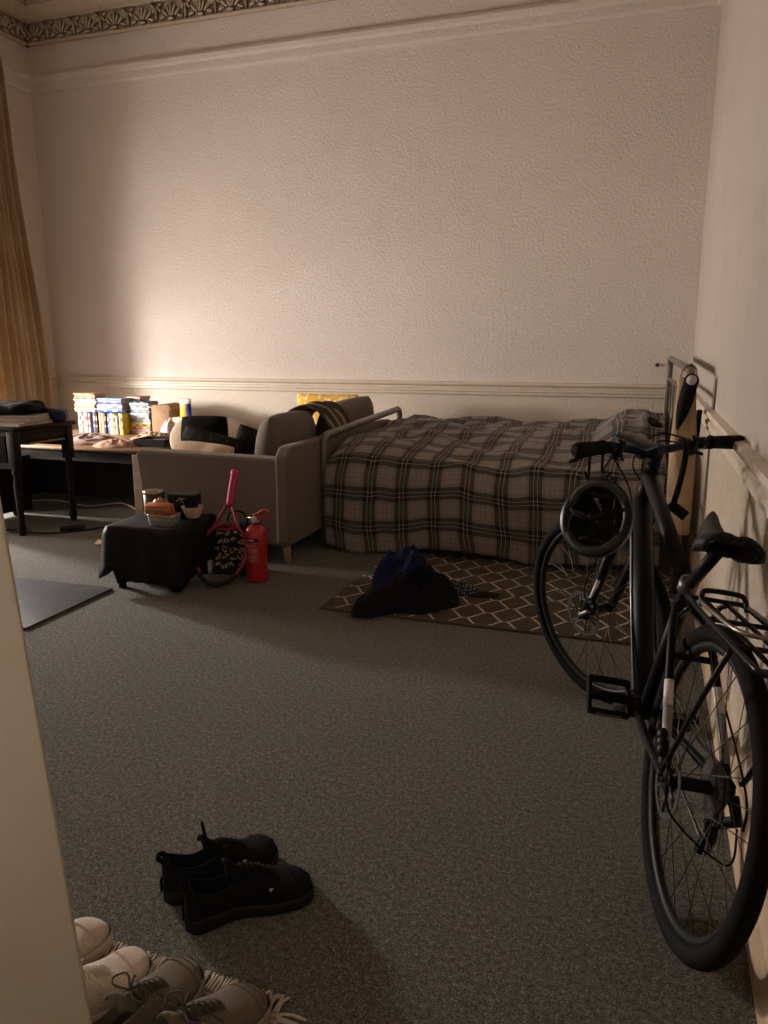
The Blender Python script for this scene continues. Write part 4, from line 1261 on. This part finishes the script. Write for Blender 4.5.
# ---- frame
mb = MB()
mb.tube([AX(.425), AX(.575)], .023, 18)
mb.tube([AX(.465), lerp(AX(.465), BB, .5), BB], [.029, .030, .024], 18)
mb.tube([AX(.55), lerp(AX(.55), SEATT, .9)], [.024, .019], 16)
mb.tube([BB, SEATT + (SEATT - BB).normalized() * .02], .0175, 16)
mb.tube([BB + V((0, -.036, 0)), BB + V((0, .036, 0))], .024, 18)
for s in (-1, 1):
    mb.tube(catmull([BB + V((-.02, s * .022, 0)), V((.25, s * .045, .305)), V((.02, s * .064, R - .004))], 6), .0105, 10)
    mb.tube(catmull([SEATT + V((.0, s * .018, -.05)), V((.22, s * .045, .56)), V((.02, s * .064, R + .01))], 6), .0095, 10)
    mb.box((0, s * .064, R), (.045, .006, .05), None, 0, .003)
mb.tube([V((.20, -.05, .535)), V((.20, .05, .535))], .008, 8)
mb.build('frame', B_BLK, BK)
def sleeve(a, b, r, mat, label, name='decal'):
    return MB().tube([a, b], r, 12).build(name, mat, BK, label)
def stay(s, t):
    p = catmull([SEATT + V((.0, s * .018, -.05)), V((.22, s * .045, .56)), V((.02, s * .064, R + .01))], 12)
    return p[int(t * 24)]
for s in (-1, 1):
    sleeve(stay(s, .70), stay(s, .76), .0108, B_WHT, 'white reflective band')
    sleeve(stay(s, .76), stay(s, .93), .0105, B_GRY, 'grey band')
dt0, dt1 = AX(.465), BB
off = V((.012, .0325, .008))
MB().tube([lerp(dt0, dt1, .08) + off, lerp(dt0, dt1, .5) + off, lerp(dt0, dt1, .93) + off * .85], .0042, 8).build('tube_highlight', B_SIL, BK, 'highlight along the down tube, modelled as a silver strip')  # silver strip stands in for the highlight on the tube's left edge
MB().tube([SEATT + V((.006, 0, -.012)), SEATT + V((-.004, 0, .018))], .0225, 16).build('seat_clamp', B_ALU, BK, 'alloy seat clamp')
# ---- saddle and post
sadtop = BM.inverted() @ V((.172, 1.775, .838))
sp0 = SEATT; sdir = (SEATT - BB).normalized(); sp1 = sadtop + V((-.005, 0, -.050))
MB().tube([sp0, sp1], .0150, 14).build('seat_post', B_BLK, BK)
mb = MB()
def sad(u, v):
    # u along length tail(0)->nose(1); v across
    t = u; w = lerp(.066, .018, sst(.12, .62, t)); w *= (.80 + .20 * sst(0, .10, t)) ; 
    if t > .93: w *= math.sqrt(max(.05, 1 - ((t - .93) / .075) ** 2))
    a = lerp(-1.25, 1.25, v)
    y = w * math.sin(a) / math.sin(1.25)
    z = .040 * (math.cos(a) - 1) * (.7 + .5 * sst(.3, .8, t)) / (1 - math.cos(1.25)) + .018 * (1 - sst(0, .28, t)) - .010 * math.sin(PI * t) + .004 * sst(.8, 1, t)
    if abs(2 * v - 1) > .97: z -= .014
    z -= .008 * math.exp(-((v - .5) / .10) ** 2) * (1 - sst(.55, .8, t))
    return (-.135 + .27 * t, y, z)
mb.grid(30, 24, sad)
sadtop = sp1 + V((-.022, -.026, .034))
o = mb.build('saddle', plain('black saddle vinyl', (.018, .017, .014), .6, spec=.2), BK, solid=.010)
sadtop = BM.inverted() @ V((.172, 1.775, .838))
o.location = sadtop; o.rotation_euler = (.05, -.03, -.13)
mb = MB()
for s in (-1, 1): mb.tube(catmull([(-.115, s * .045, -.03), (-.08, s * .028, -.045), (0, s * .022, -.05), (.06, s * .018, -.045), (.11, s * .006, -.02)], 5), .0035, 8)
mb.box((-.01, 0, -.047), (.05, .05, .018), None, 0, .005)
o2 = mb.build('saddle_rails', B_DALU, BK); o2.location = sadtop; o2.rotation_euler = (.05, -.03, -.13)
# ---- wheels (built about the y axis)
def wheel(parent_name, M, rear):
    hb = MB(); hw = .055
    hb.tube([(0, -hw, 0), (0, -hw + .004, 0)], .024, 16); hb.tube([(0, hw - .004, 0), (0, hw, 0)], .024, 16); hb.tube([(0, -hw, 0), (0, hw, 0)], .014, 14); hb.tube([(0, -.075, 0), (0, .075, 0)], .006, 10)
    root = hb.build(parent_name, B_DALU, BK)
    root.matrix_local = M
    def ringmesh(prof, n=72):
        mb = MB(); vs = []; fs = []; P = len(prof)
        for k in range(n):
            a = 2 * PI * k / n
            for (rr_, yy) in prof: vs.append((rr_ * math.cos(a), yy, rr_ * math.sin(a)))
        for k in range(n):
            for i in range(P):
                fs.append((k * P + i, k * P + (i + 1) % P, ((k + 1) % n) * P + (i + 1) % P, ((k + 1) % n) * P + i))
        mb.add(vs, fs, 0, True); return mb
    tw = .0205
    tp = [(R - .021 + .0215 * math.cos(a), tw * math.sin(a)) for a in [2 * PI * q / 16 for q in range(16)]]
    ty = ringmesh(tp)
    ty.build('tyre', B_RUB, root)
    ringmesh([(R - .036, .011), (R - .036, -.011), (R - .050, -.010), (R - .057, -.004), (R - .057, .004), (R - .050, .010)]).build('rim', plain('dark rim with worn edge', (.014, .0135, .0125), .5, .3, spec=.15), root)
    sk = MB()
    for k in range(32):
        a = 2 * PI * k / 32; s = 1 if k % 2 else -1; cr = (1 if (k // 2) % 2 else -1) * .85
        sk.tube([((R - .052) * math.cos(a), 0, (R - .052) * math.sin(a)), (.022 * math.cos(a + cr), s * .05, .022 * math.sin(a + cr))], .0011, 5)
    sk.build('spokes', plain('dark steel spokes', (.05, .047, .043), .4, .7), root)
    ds = MB()                                                    # disc rotor on the left
    rp = []
    for k in range(60):
        a = 2 * PI * k / 60
        for rr_ in (.064 + .003 * (k % 4 > 1), .080 - .002 * (k % 3 == 0)):
            for yy in (.060, .062): rp.append((rr_ * math.cos(a), yy, rr_ * math.sin(a)))
    fs = []
    for k in range(60):
        b0 = k * 4; b1 = ((k + 1) % 60) * 4
        fs += [(b0, b1, b1 + 1, b0 + 1), (b0 + 2, b0 + 3, b1 + 3, b1 + 2), (b0, b0 + 2, b1 + 2, b1), (b0 + 1, b1 + 1, b1 + 3, b0 + 3)]
    ds.add(rp, fs, 0, False)
    for k in range(6):
        a = 2 * PI * k / 6
        ds.tube([(.02 * math.cos(a), .061, .02 * math.sin(a)), (.066 * math.cos(a + .35), .061, .066 * math.sin(a + .35))], .0035, 6)
    ds.build('brake_rotor', plain('dark steel rotor', (.055, .05, .045), .45, .5), root)
    if rear:
        cs = MB()
        for q in range(8):
            rad = .056 - .0042 * q; y0 = -.024 - .0042 * q
            n = 48; vs = []; fs = []
            for k in range(n):
                a = 2 * PI * k / n; rr_ = rad + (.003 if k % 2 else -.002)
                vs += [(rr_ * math.cos(a), y0, rr_ * math.sin(a)), (rr_ * math.cos(a), y0 - .002, rr_ * math.sin(a))]
            fs = [(2 * k, 2 * ((k + 1) % n), 2 * ((k + 1) % n) + 1, 2 * k + 1) for k in range(n)] + [tuple(2 * k for k in range(n)), tuple(2 * k + 1 for k in range(n))[::-1]]
            cs.add(vs, fs, 0, False)
        cs.build('cassette', plain('oily cassette steel', (.10, .09, .08), .4, .8), root)
    return root
wheel('rear_wheel', Matrix.Translation(HUBR), True)
# ---- steering assembly: turned left about the steering axis
DELTA = .62
SR = Matrix.Rotation(DELTA, 4, ax)
SM = Matrix.Translation(A0) @ SR @ Matrix.Translation(-A0)
def st(p): return SM @ V(p)
HUBF = V((1.105, 0, .335))
wheel('front_wheel', SM @ Matrix.Translation(HUBF), False)
mb = MB()
mb.tube([st(AX(.43)), st(AX(.375))], .021, 14)
mb.tube([st(AX(.385) + V((0, -.062, 0))), st(AX(.39)), st(AX(.385) + V((0, .062, 0)))], .018, 12)
for s in (-1, 1):
    mb.tube([st(AX(.395) + V((.0, s * .062, 0))), st(AX(.20) + V((.012, s * .062, 0))), st(HUBF + V((0, s * .062, -.01)))], [.019, .0175, .0145], 14)
    mb.tube([st(HUBF + V((0, s * .052, 0))), st(HUBF + V((0, s * .074, 0)))], .015, 12)
mb.build('fork', B_BLK, BK)
for s in (-1, 1):
    a, b = AX(.20) + V((.012, s * .062, 0)), HUBF + V((0, s * .062, -.01))
    o_ = V((-.006, s * .0135, 0))
    MB().tube([st(lerp(a, b, .12) + o_), st(lerp(a, b, .62) + o_)], [.0075, .004], 8).build('decal', B_WHT, BK, 'white tapering fork decal')
    MB().tube([st(AX(.36) + V((-.012, s * .069, 0))), st(AX(.29) + V((-.006, s * .069, 0)))], .0062, 8).build('decal', B_WHT, BK, 'short white decal near the fork crown')
MB().tube(catmull([st(HUBF + V((0, .075, 0))), st(HUBF + V((-.02, .085, .01))), st(HUBF + V((-.05, .082, .03)))], 4), [.008] * 9, 8).build('quick_release', B_ALU, BK, 'bright quick-release lever')
# headset, stem
mb = MB()
mb.tube([AX(.575), AX(.60)], .0205, 16)
mb.tube([st(AX(.595)), st(AX(.632))], .0195, 16)
BC = AX(.62) + V((-.004, .014, .022))
mb.tube([st(AX(.618)), st(BC)], [.019, .018], 14); mb.tube([st(BC + V((0, -.024, 0))), st(BC + V((0, .024, 0)))], .0215, 16)
mb.build('stem', B_BLK, BK)
HB = [(0, 0, 0), (0, .06, .002), (-.006, .14, .014), (-.022, .24, .020), (-.040, .315, .018)]
TILT = .10
HB = [(p[0], p[1], p[2]) for p in HB]
bar = [BC + V((p[0], -p[1], p[2] - TILT * p[1])) for p in HB[::-1]] + [BC + V((p[0], p[1], p[2] + TILT * p[1])) for p in HB[1:]]
MB().tube([st(p) for p in catmull(bar, 6)], .0125, 14).build('handlebar', B_BLK, BK)
for s in (-1, 1):
    a = BC + V((-.0175, s * .215, .0195 + s * .215 * TILT)); b = BC + V((-.041, s * .332, .018 + s * .332 * TILT))
    u = (b - a)
    gp = [st(a), st(a + u * .06), st(a + u * .07), st(a + u * .5), st(a + u * .94), st(b)]
    MB().tube(gp, [.0215, .0215, .0195, .0212, .0225, .020], 14).build('grip', B_GRIP, BK)
    # brake lever and shifter
    mb = MB()
    c = BC + V((-.012, s * .185, .018 + s * .185 * TILT))
    mb.tube([st(c + V((.0, -s * .012, 0))), st(c + V((0, s * .012, 0)))], .018, 12)
    mb.tube([st(p) for p in catmull([c + V((.012, 0, -.004)), c + V((.045, s * .018, -.018)), c + V((.052, s * .07, -.030)), c + V((.048, s * .105, -.034))], 6)], [.009] * 3 + [.0062] * 16, 8)
    mb.build('brake_lever', B_DALU, BK)
    mb = MB(); c2 = BC + V((-.006, s * .150, .006 + s * .15 * TILT))
    mb.tube([st(c2 + V((0, -s * .01, .008))), st(c2 + V((0, s * .01, .008)))], .0175, 12)
    mb.ell(st(c2 + V((.006, 0, -.014))), (.022, .022, .014)); mb.tube([st(c2 + V((-.01, s * .004, -.016))), st(c2 + V((-.034, s * .012, -.020)))], .005, 8)
    mb.tube([st(c2 + V((-.012, 0, .016))), st(c2 + V((-.020, -s * .002, .032)))], .012, 10)
    mb.build('gear_shifter', B_DALU, BK)
# cables
mb = MB()
for s in (-1, 1):
    c = BC + V((.012, s * .16, .010))
    mb.tube(catmull([st(c), st(c + V((.085, -s * .05, .012))), st(c + V((.10, -s * .13, -.07))), AX(.50) + V((.05, s * .03, -.02)), lerp(AX(.465), BB, .18) + V((0, s * .03, 0)), lerp(AX(.465), BB, .6) + V((0, s * .032, .0)), BB + V((0, s * .03, .03))], 8), .0026, 6)
    c = BC + V((.02, s * .14, .0))
    mb.tube(catmull([st(c), st(c + V((.07, -s * .03, -.06))), st(AX(.52) + V((.08, s * .05, 0))), st(AX(.38) + V((.02, s * .08, 0))), st(HUBF + V((-.03, .078, .12))), st(HUBF + V((-.04, .075, .05)))] if s > 0 else [st(c), st(c + V((.06, .05, .0))), st(AX(.55) + V((.06, -.03, 0))), lerp(AX(.56), SEATT, .3) + V((0, -.02, -.02)), lerp(AX(.56), SEATT, .85) + V((0, -.02, -.02)), V((.18, -.06, .50)), V((-.03, -.08, .36)), V((-.05, -.088, .28))], 8), .0026, 6)
mb.tube(catmull([V((.0, .075, .36)), V((-.06, .09, .40)), V((-.12, .085, .33)), V((-.10, -.05, .23)), V((-.03, -.085, .27))], 8), .0024, 6)
mb.build('cables', B_GRIP, BK)
# phone mount on the bar
mb = MB(); mb.tube([st(BC + V((0, .03, 0))), st(BC + V((0, .055, 0)))], .019, 12); mb.tube([st(BC + V((0, .042, .015))), st(BC + V((.008, .052, .028)))], .010, 8)
mb.build('phone_clamp', B_GRIP, BK)
# hook-shaped arm hanging from the right of the bar
BI = BM.inverted()
mb = MB()
mb.tube([BI @ p for p in catmull([V((.098, 2.40, .955)), V((.112, 2.34, .945)), V((.104, 2.31, .87)), V((.088, 2.30, .785))], 8)], .0085, 10)
mb.tube([BI @ V((.078, 2.30, .785)), BI @ V((.122, 2.285, .755))], .0155, 12)
mb.build('lock_arm', B_GRIP, BK)
# ---- drivetrain
CR = MB()
n = 44; vs = []; fs = []
for k in range(n * 2):
    a = 2 * PI * k / (n * 2); rr_ = .088 + (.0035 if k % 2 else -.0025)
    for yy in (-.048, -.051): vs.append((BB.x + rr_ * math.cos(a), yy, BB.z + rr_ * math.sin(a)))
    for yy in (-.048, -.051): vs.append((BB.x + .072 * math.cos(a), yy, BB.z + .072 * math.sin(a)))
N2 = n * 2
for k in range(N2):
    b0 = 4 * k; b1 = 4 * ((k + 1) % N2)
    fs += [(b0, b1, b1 + 1, b0 + 1), (b0 + 2, b0 + 3, b1 + 3, b1 + 2), (b0, b0 + 2, b1 + 2, b1), (b0 + 1, b1 + 1, b1 + 3, b0 + 3)]
CR.add(vs, fs, 0, False)
for k in range(5):
    a = 2 * PI * k / 5 + .3
    CR.tube([(BB.x, -.05, BB.z), (BB.x + .075 * math.cos(a), -.05, BB.z + .075 * math.sin(a))], [.014, .008], 8)
CR.build('chainring', B_DALU, BK)
CANG = 2.62        # left crank angle (from forward, upward positive)
def crank(s, ang):
    e = V((BB.x + .17 * math.cos(ang), s * .072, BB.z + .17 * math.sin(ang)))
    mb = MB(); mb.tube([V((BB.x, s * .05, BB.z)), V((BB.x, s * .066, BB.z)), lerp(V((BB.x, s * .068, BB.z)), e, .5), e], [.018, .018, .0125, .012], 10)
    mb.tube([e + V((0, -.010, 0)), e + V((0, .010, 0))], .0155, 12)
    mb.build('crank', B_DALU, BK)
    pd = MB(); c = e + V((0, s * .065, 0))
    pd.tube([e, c + V((0, s * .045, 0))], .007, 10); pd.tube([c + V((0, -s * .045, 0)), c + V((0, s * .045, 0))], .012, 10)
    for x in (-.042, .042):
        pd.box(c + V((x, 0, 0)), (.012, .10, .022), None, 0, .004)
    for y in (-.047, .047): pd.box(c + V((0, y, 0)), (.088, .010, .022), None, 0, .004)
    RP = Matrix.Rotation(-.75 * s, 3, 'Y')
    pd.v = [tuple(c + RP @ (V(q) - c)) for q in pd.v]
    p = pd.build('pedal', B_GRIP, BK)
    for x in (-.049, .049):
        rf = MB(); rf.box(c + RP @ V((x, 0, 0)), (.003, .062, .013), RP, 0, .001)
        rf.build('pedal_reflector', plain('dull amber reflector', (.10, .085, .07), .4), p)
crank(1, CANG); crank(-1, CANG + PI)
ch = MB()
def chain_pts():
    up = [V((BB.x, -.05, BB.z + .088)), V((.22, -.052, .348)), V((0, -.042, R + .042))]
    back = [V((-.043, -.042, R)), V((-.02, -.045, R - .04)), V((-.01, -.05, R - .075)), V((.022, -.052, R - .10)), V((.0, -.052, R - .145)), V((.03, -.052, R - .165)), V((.06, -.052, R - .145))]
    low = [V((.25, -.051, .205)), V((BB.x, -.05, BB.z - .088)), V((BB.x + .062, -.05, BB.z - .062)), V((BB.x + .088, -.05, BB.z)), V((BB.x + .062, -.05, BB.z + .062))]
    return catmull(up + back + low, 8, True)
P = chain_pts(); ch.tube(P, .0042, 6, closed=True)
ch.build('chain', plain('oily chain', (.06, .054, .048), .45, .7), BK)
dr = MB()
dr.tube([V((.0, -.075, R - .012)), V((-.01, -.09, R - .06)), V((.02, -.062, R - .09))], [.012, .014, .012], 10)
for y in (-.046, -.060): dr.tube([V((.018, y, R - .085)), V((.012, y, R - .12)), V((.03, y, R - .165))], [.010, .011, .010], 8)
for z, x in ((R - .10, .016), (R - .152, .028)): dr.tube([V((x, -.048, z)), V((x, -.058, z))], .019, 14)
dr.build('rear_derailleur', B_DALU, BK)
for (hub, f) in ((HUBR, lambda p: p), (HUBF, st)):
    cp = MB()
    b = hub + (V((.055, .066, .055)) if f is not st else V((-.055, .066, .06)))
    M3 = None
    for k in range(3): cp.ell(f(b + V((.010 * (k - 1), .004, .012 * (k - 1)))), (.015, .012, .016))
    cp.build('brake_caliper', B_DALU, BK)
# ---- rack
rk2 = MB(); ZR = .69
for y in (-.062, .062):
    rk2.tube(catmull([V((.20, y * .5, ZR - .03)), V((.15, y * .9, ZR)), V((0, y, ZR + .004)), V((-.22, y, ZR + .008)), V((-.27, y * .8, ZR + .006)), V((-.285, 0, ZR + .006))], 6), .0058, 8)
for y in (-.022, .022): rk2.tube([V((.15, y, ZR)), V((-.28, y, ZR + .006))], .0048, 8)
for x in (.14, .0, -.14, -.25): rk2.tube([V((x, -.062, ZR + .003)), V((x, .062, ZR + .003))], .0052, 8)
for s in (-1, 1):
    for x in (-.15,): rk2.tube(catmull([V((x, s * .062, ZR)), V((x * .75, s * .078, ZR - .12)), V((x * .2, s * .082, R + .06)), V((-.005 + .02 * (x > 0), s * .082, R + .022))], 5), .0058, 8)
    rk2.tube([V((.19, s * .03, ZR - .03)), V((.235, s * .035, .62))], .0055, 8)
rk2.tube(catmull([V((.10, .040, ZR)), V((.115, .040, ZR + .018)), V((.12, .028, ZR + .028)), V((.12, -.036, ZR + .028)), V((.115, -.050, ZR + .018)), V((.10, -.052, ZR))], 6), .0058, 8)
rk2.build('rear_rack', plain('black rack steel', (.012, .012, .012), .3, .2), BK)
sc_ = MB()                                                       # spring clip on the rack
sc_.tube(catmull([V((.09, .05, ZR + .012)), V((-.10, .045, ZR + .022)), V((-.14, .0, ZR + .026)), V((-.10, -.045, ZR + .022)), V((.09, -.05, ZR + .012))], 6), .0045, 8)
sc_.build('spring_clip', plain('worn alloy clip', (.28, .25, .22), .35, .7), BK)
mb = MB(); mb.box(V((-.295, 0, ZR - .02)), (.018, .085, .045), None, 0, .006); mb.build('rear_reflector', plain('dark red reflector', (.16, .01, .01), .25), BK)

# ---- phone clipped on the bar (its own thing)
ph = thing('phone', 'dark phone with a blue edge clipped to the bicycle handlebar', 'phone')
MB().box((0, 0, 0), (.062, .115, .009), None, 0, .004, 3).build('case', plain('blue phone case', (.03, .08, .16), .35), ph, 'blue case edge')
MB().box((0, 0, .0055), (.056, .107, .002), None, 0, .0005).build('screen', plain('dark phone glass', (.010, .012, .016), .12), ph, 'dark glass screen')
pc = BM @ st(BC + V((.012, .060, .034)))
ph.location = pc; ph.rotation_euler = (.28, -.18, .95)

# ---- helmet hanging from the left grip, opening towards the room
hm = thing('bicycle_helmet', 'black bicycle helmet hanging by its strap from the left handlebar grip', 'helmet')
H_SH = plain('black helmet shell', (.012, .012, .011), .35); H_PAD = plain('dark green grey helmet foam', (.020, .022, .017), .85); H_RIM = plain('olive grey helmet rim', (.045, .045, .036), .7, spec=.2)
ra, rb_, rc = .084, .096, .110     # half width, half length, depth
def shell(k, n=48, m=16):
    mb = MB()
    def fn(u, v):
        a = 2 * PI * u; b = v * PI / 2
        return (ra * k * math.cos(a) * math.cos(b), rb_ * k * math.sin(a) * math.cos(b), rc * (k if v > .01 else 1) * math.sin(b))
    def vent(u, v):
        lon = (u * 14) % 1
        return .22 < v < .78 and .28 < lon < .72 and int(u * 14) % 2 == 0
    mb.grid(n * 2, m * 2, fn)
    # cut the vents out
    keep = []
    W = n * 2
    for idx, f in enumerate(mb.f):
        j, i = divmod(idx, W)
        keep.append(not vent((i + .5) / W, (j + .5) / (m * 2)))
    mb.f = [f for f, q in zip(mb.f, keep) if q]; mb.sm = [True] * len(mb.f); mb.m = [0] * len(mb.f)
    return mb
shell(1.0).build('shell', H_SH, hm, solid=.022)
mb = MB(); mb.tube([(ra * .95 * math.cos(a), rb_ * .95 * math.sin(a), .004 + .010 * math.cos(2 * a)) for a in [2 * PI * q / 60 for q in range(60)]], .0108, 10, closed=True, flat=1.0)
mb.build('rim', H_RIM, hm, 'olive grey rim')
mb = MB()
for (x, y, z, rx, ry) in ((x * .78, y * .78, z * .8, rx * .78, ry * .78) for (x, y, z, rx, ry) in ((0, .03, .105, .018, .05), (-.045, .0, .09, .014, .06), (.045, 0, .09, .014, .06), (0, -.07, .075, .05, .014), (0, .09, .06, .05, .012))):
    mb.ell((x, y, z), (rx, ry, .010))
mb.build('padding', H_PAD, hm)
mb = MB()
mb.tube(catmull([V(q) * .78 for q in [(-.09, .03, .0), (-.06, .01, -.045), (-.01, -.02, -.06), (.05, .0, -.05), (.09, .03, 0)]], 6), .006, 6, flat=.4)
mb.tube(catmull([V(q) * .78 for q in [(-.088, -.06, .01), (-.065, -.02, -.035), (-.06, .01, -.045)]], 6), .005, 6, flat=.4); mb.tube(catmull([V(q) * .78 for q in [(.088, -.06, .01), (.07, -.02, -.035), (.05, .0, -.05)]], 6), .005, 6, flat=.4)
mb.build('strap', B_GRIP, hm)
# dial cradle at the back
mb = MB(); mb.tube(catmull([V(q) * .78 for q in [(-.075, -.05, .03), (-.05, -.095, .015), (0, -.108, .008), (.05, -.095, .015), (.075, -.05, .03)]], 6), .006, 8); mb.ell((0, -.083, .008), (.015, .010, .014))
mb.build('size_dial', H_PAD, hm)
hz = V((.28, .90, -.40)).normalized()                # dome points away from the room view, opening faces the camera side
hy_ = V((-.05, .1, 1)); hy_ = (hy_ - hz * hy_.dot(hz)).normalized(); hx_ = hy_.cross(hz)
HP = V((-.112, 2.05, .785))
hm.matrix_world = Matrix(((hx_.x, hy_.x, hz.x, HP.x), (hx_.y, hy_.y, hz.y, HP.y), (hx_.z, hy_.z, hz.z, HP.z), (0, 0, 0, 1)))
gl = BM @ st(BC + V((-.022, .24, .020)))
inv = hm.matrix_world.inverted()
MB().tube([inv @ p for p in catmull([HP + V((-.03, -.01, .12)), gl + V((-.02, -.02, -.06)), gl + V((-.016, -.01, .02)), gl + V((.012, .0, .02)), gl + V((.016, .0, -.05)), HP + V((.03, -.01, .12))], 6)], .004, 6).build('hanging_strap', B_GRIP, hm)

# ------------------------------------------------------------------ things hung on the headboard
tb = thing('canvas_bag', 'long beige canvas bag hanging from the headboard post beside the right wall', 'bag')
def canvas():
    t = NT('beige canvas'); co = t.coord()
    n = t.noise(co, 260, 2); g = t.noise(co, 7, 3)
    c = t.ramp(g, [(.35, (.36, .24, .135)), (.7, (.47, .34, .21))])
    t.set(Base_Color=t.mix(t.math('MULTIPLY', n, .4), c, (.2, .14, .08)), Roughness=.95); t.bump(n, .3, .003)
    return t.mat
M_CANV = canvas()
mb = MB()
def bgf(u, v):
    a = 2 * PI * u
    w = lerp(.044, .060, sst(.08, .45, v)) * (1 - .1 * sst(.8, 1, v)); dd = .030
    x = w * math.copysign(abs(math.cos(a)) ** .7, math.cos(a)); y = dd * math.sin(a)
    z = lerp(1.085, .335, v)
    f = .007 * math.sin(x * 60 + z * 9) + .010 * fbm((x * 9, z * 5, 4), 3)
    return (.170 + x + .010 * (v - .3), 3.92 + y + f, z)
mb.grid(48, 34, bgf)
mb.grid(48, 2, lambda u, v: tuple(lerp(V(bgf(u, 1)), V((.180, 3.92, .335)), v)))
mb.build('bag_body', M_CANV, tb)
mb = MB()
for s in (-1, 1):
    mb.tube(catmull([(.170 + s * .040, 3.915, 1.04), (.172 + s * .036, 3.93, 1.09), (.176 + s * .026, 3.96, 1.125), (.180, 3.985, 1.142)], 6), .011, 8, flat=.35)
mb.build('bag_handle', M_CANV, tb)
sl = thing('umbrella', 'black folded umbrella with a pale round end sticking out of the beige canvas bag', 'umbrella')
mb = MB(); p0, p1 = V((.138, 3.875, .845)), V((.182, 3.855, 1.072))
mb.tube([lerp(p0, p1, k / 8) for k in range(9)], [.006, .014, .022, .028, .032, .034, .034, .033, .028], 14)
mb.build('canopy', plain('black umbrella cloth', (.006, .0065, .008), .7, spec=.08), sl)
dd_ = (p1 - p0).normalized()
mb = MB(); mb.ell(p1, (.034, .030, .034)); mb.build('knob', plain('black umbrella cloth', (.006, .0065, .008), .7, spec=.08), sl)
MB().tube([p1 + V((0, -.022, .004)), p1 + V((0, -.036, .006))], [.023, .022], 20).build('handle_end', plain('pale plastic cap', (.42, .38, .35), .5), sl, 'pale round end cap')
st_ = MB(); st_.tube(catmull([(.235, 3.98, .93), (.232, 3.965, .85), (.226, 3.96, .70), (.222, 3.96, .52)], 6), [.020, .022] + [.020] * 12 + [.014] * 5, 10, flat=.6)
tag(st_.build('scarf', fabric('black scarf', (.012, .011, .011))), 'narrow black scarf hanging behind the beige canvas bag', 'scarf')
# ------------------------------------------------------------------ lights and camera
def light(name, kind, loc, energy, col, **k):
    L = bpy.data.lights.new(name, kind); L.energy = energy; L.color = col
    for a, b in k.items(): setattr(L, a, b)
    o = bpy.data.objects.new(name, L); COL.objects.link(o); o.location = loc
    return o
lamp = light('bay_lamp', 'POINT', (-6.2, 4.42, 1.12), 400, (1.0, .95, .915), shadow_soft_size=.13)
# a shaded lamp: strongest slightly downwards, weak upwards
lamp.data.use_nodes = True
lt = lamp.data.node_tree; em = lt.nodes['Emission']
tc = lt.nodes.new('ShaderNodeTexCoord'); sx = lt.nodes.new('ShaderNodeSeparateXYZ'); lt.links.new(tc.outputs['Normal'], sx.inputs[0])
mr = lt.nodes.new('ShaderNodeFloatCurve')
cv = mr.mapping.curves[0]
cv.points[0].location = (0, 1); cv.points[1].location = (1, .035)
for p in ((.33, 1.0), (.5, .29), (.565, .22), (.64, .075), (.75, .035)): cv.points.new(*p)
mr.mapping.update()
ma = lt.nodes.new('ShaderNodeMath'); ma.operation = 'MULTIPLY_ADD'; ma.inputs[1].default_value = .5; ma.inputs[2].default_value = .5
lt.links.new(sx.outputs[2], ma.inputs[0]); lt.links.new(ma.outputs[0], mr.inputs['Value'])
mu = lt.nodes.new('ShaderNodeMath'); mu.operation = 'MULTIPLY'; mu.inputs[1].default_value = 2.6
lt.links.new(mr.outputs[0], mu.inputs[0]); lt.links.new(mu.outputs[0], em.inputs['Strength'])
b = light('bay_fill_light', 'AREA', (-6.15, 3.85, 1.3), 72, (1.0, .86, .75), size=1.2, spread=math.radians(110))  # added fill light, low in the bay, aimed across at the walls
b.rotation_euler = V((1, .20, -.02)).to_track_quat('-Z', 'Y').to_euler()
h = light('hall_light', 'AREA', (-.15, -.75, 1.5), 1.1, (1.0, .88, .72), size=.35, spread=math.radians(70))
h.rotation_euler = (V((-1.05, .95, .62)) - V((-.15, -.75, 1.5))).to_track_quat('-Z', 'Y').to_euler()
w = bpy.data.worlds.new('night'); SC.world = w; w.use_nodes = True
bg = w.node_tree.nodes['Background']; bg.inputs[0].default_value = (.5, .38, .28, 1); bg.inputs[1].default_value = .02

cam = bpy.data.cameras.new('camera'); co_ = bpy.data.objects.new('camera', cam); COL.objects.link(co_)
cam.sensor_fit = 'VERTICAL'; cam.sensor_height = 36; cam.lens = 770 / 1024 * 36
cam.clip_start = .02
co_.location = (0, 0, 1.22)
co_.rotation_euler = (math.radians(90 - 12.0236), 0, math.radians(18.799))
SC.camera = co_
SC.view_settings.view_transform = 'Standard'
SC.view_settings.look = 'None'
SC.view_settings.exposure = 0.0
SC.cycles.use_denoising = True
SC.cycles.max_bounces = 8
SC.cycles.diffuse_bounces = 6
SC.cycles.sample_clamp_indirect = 4
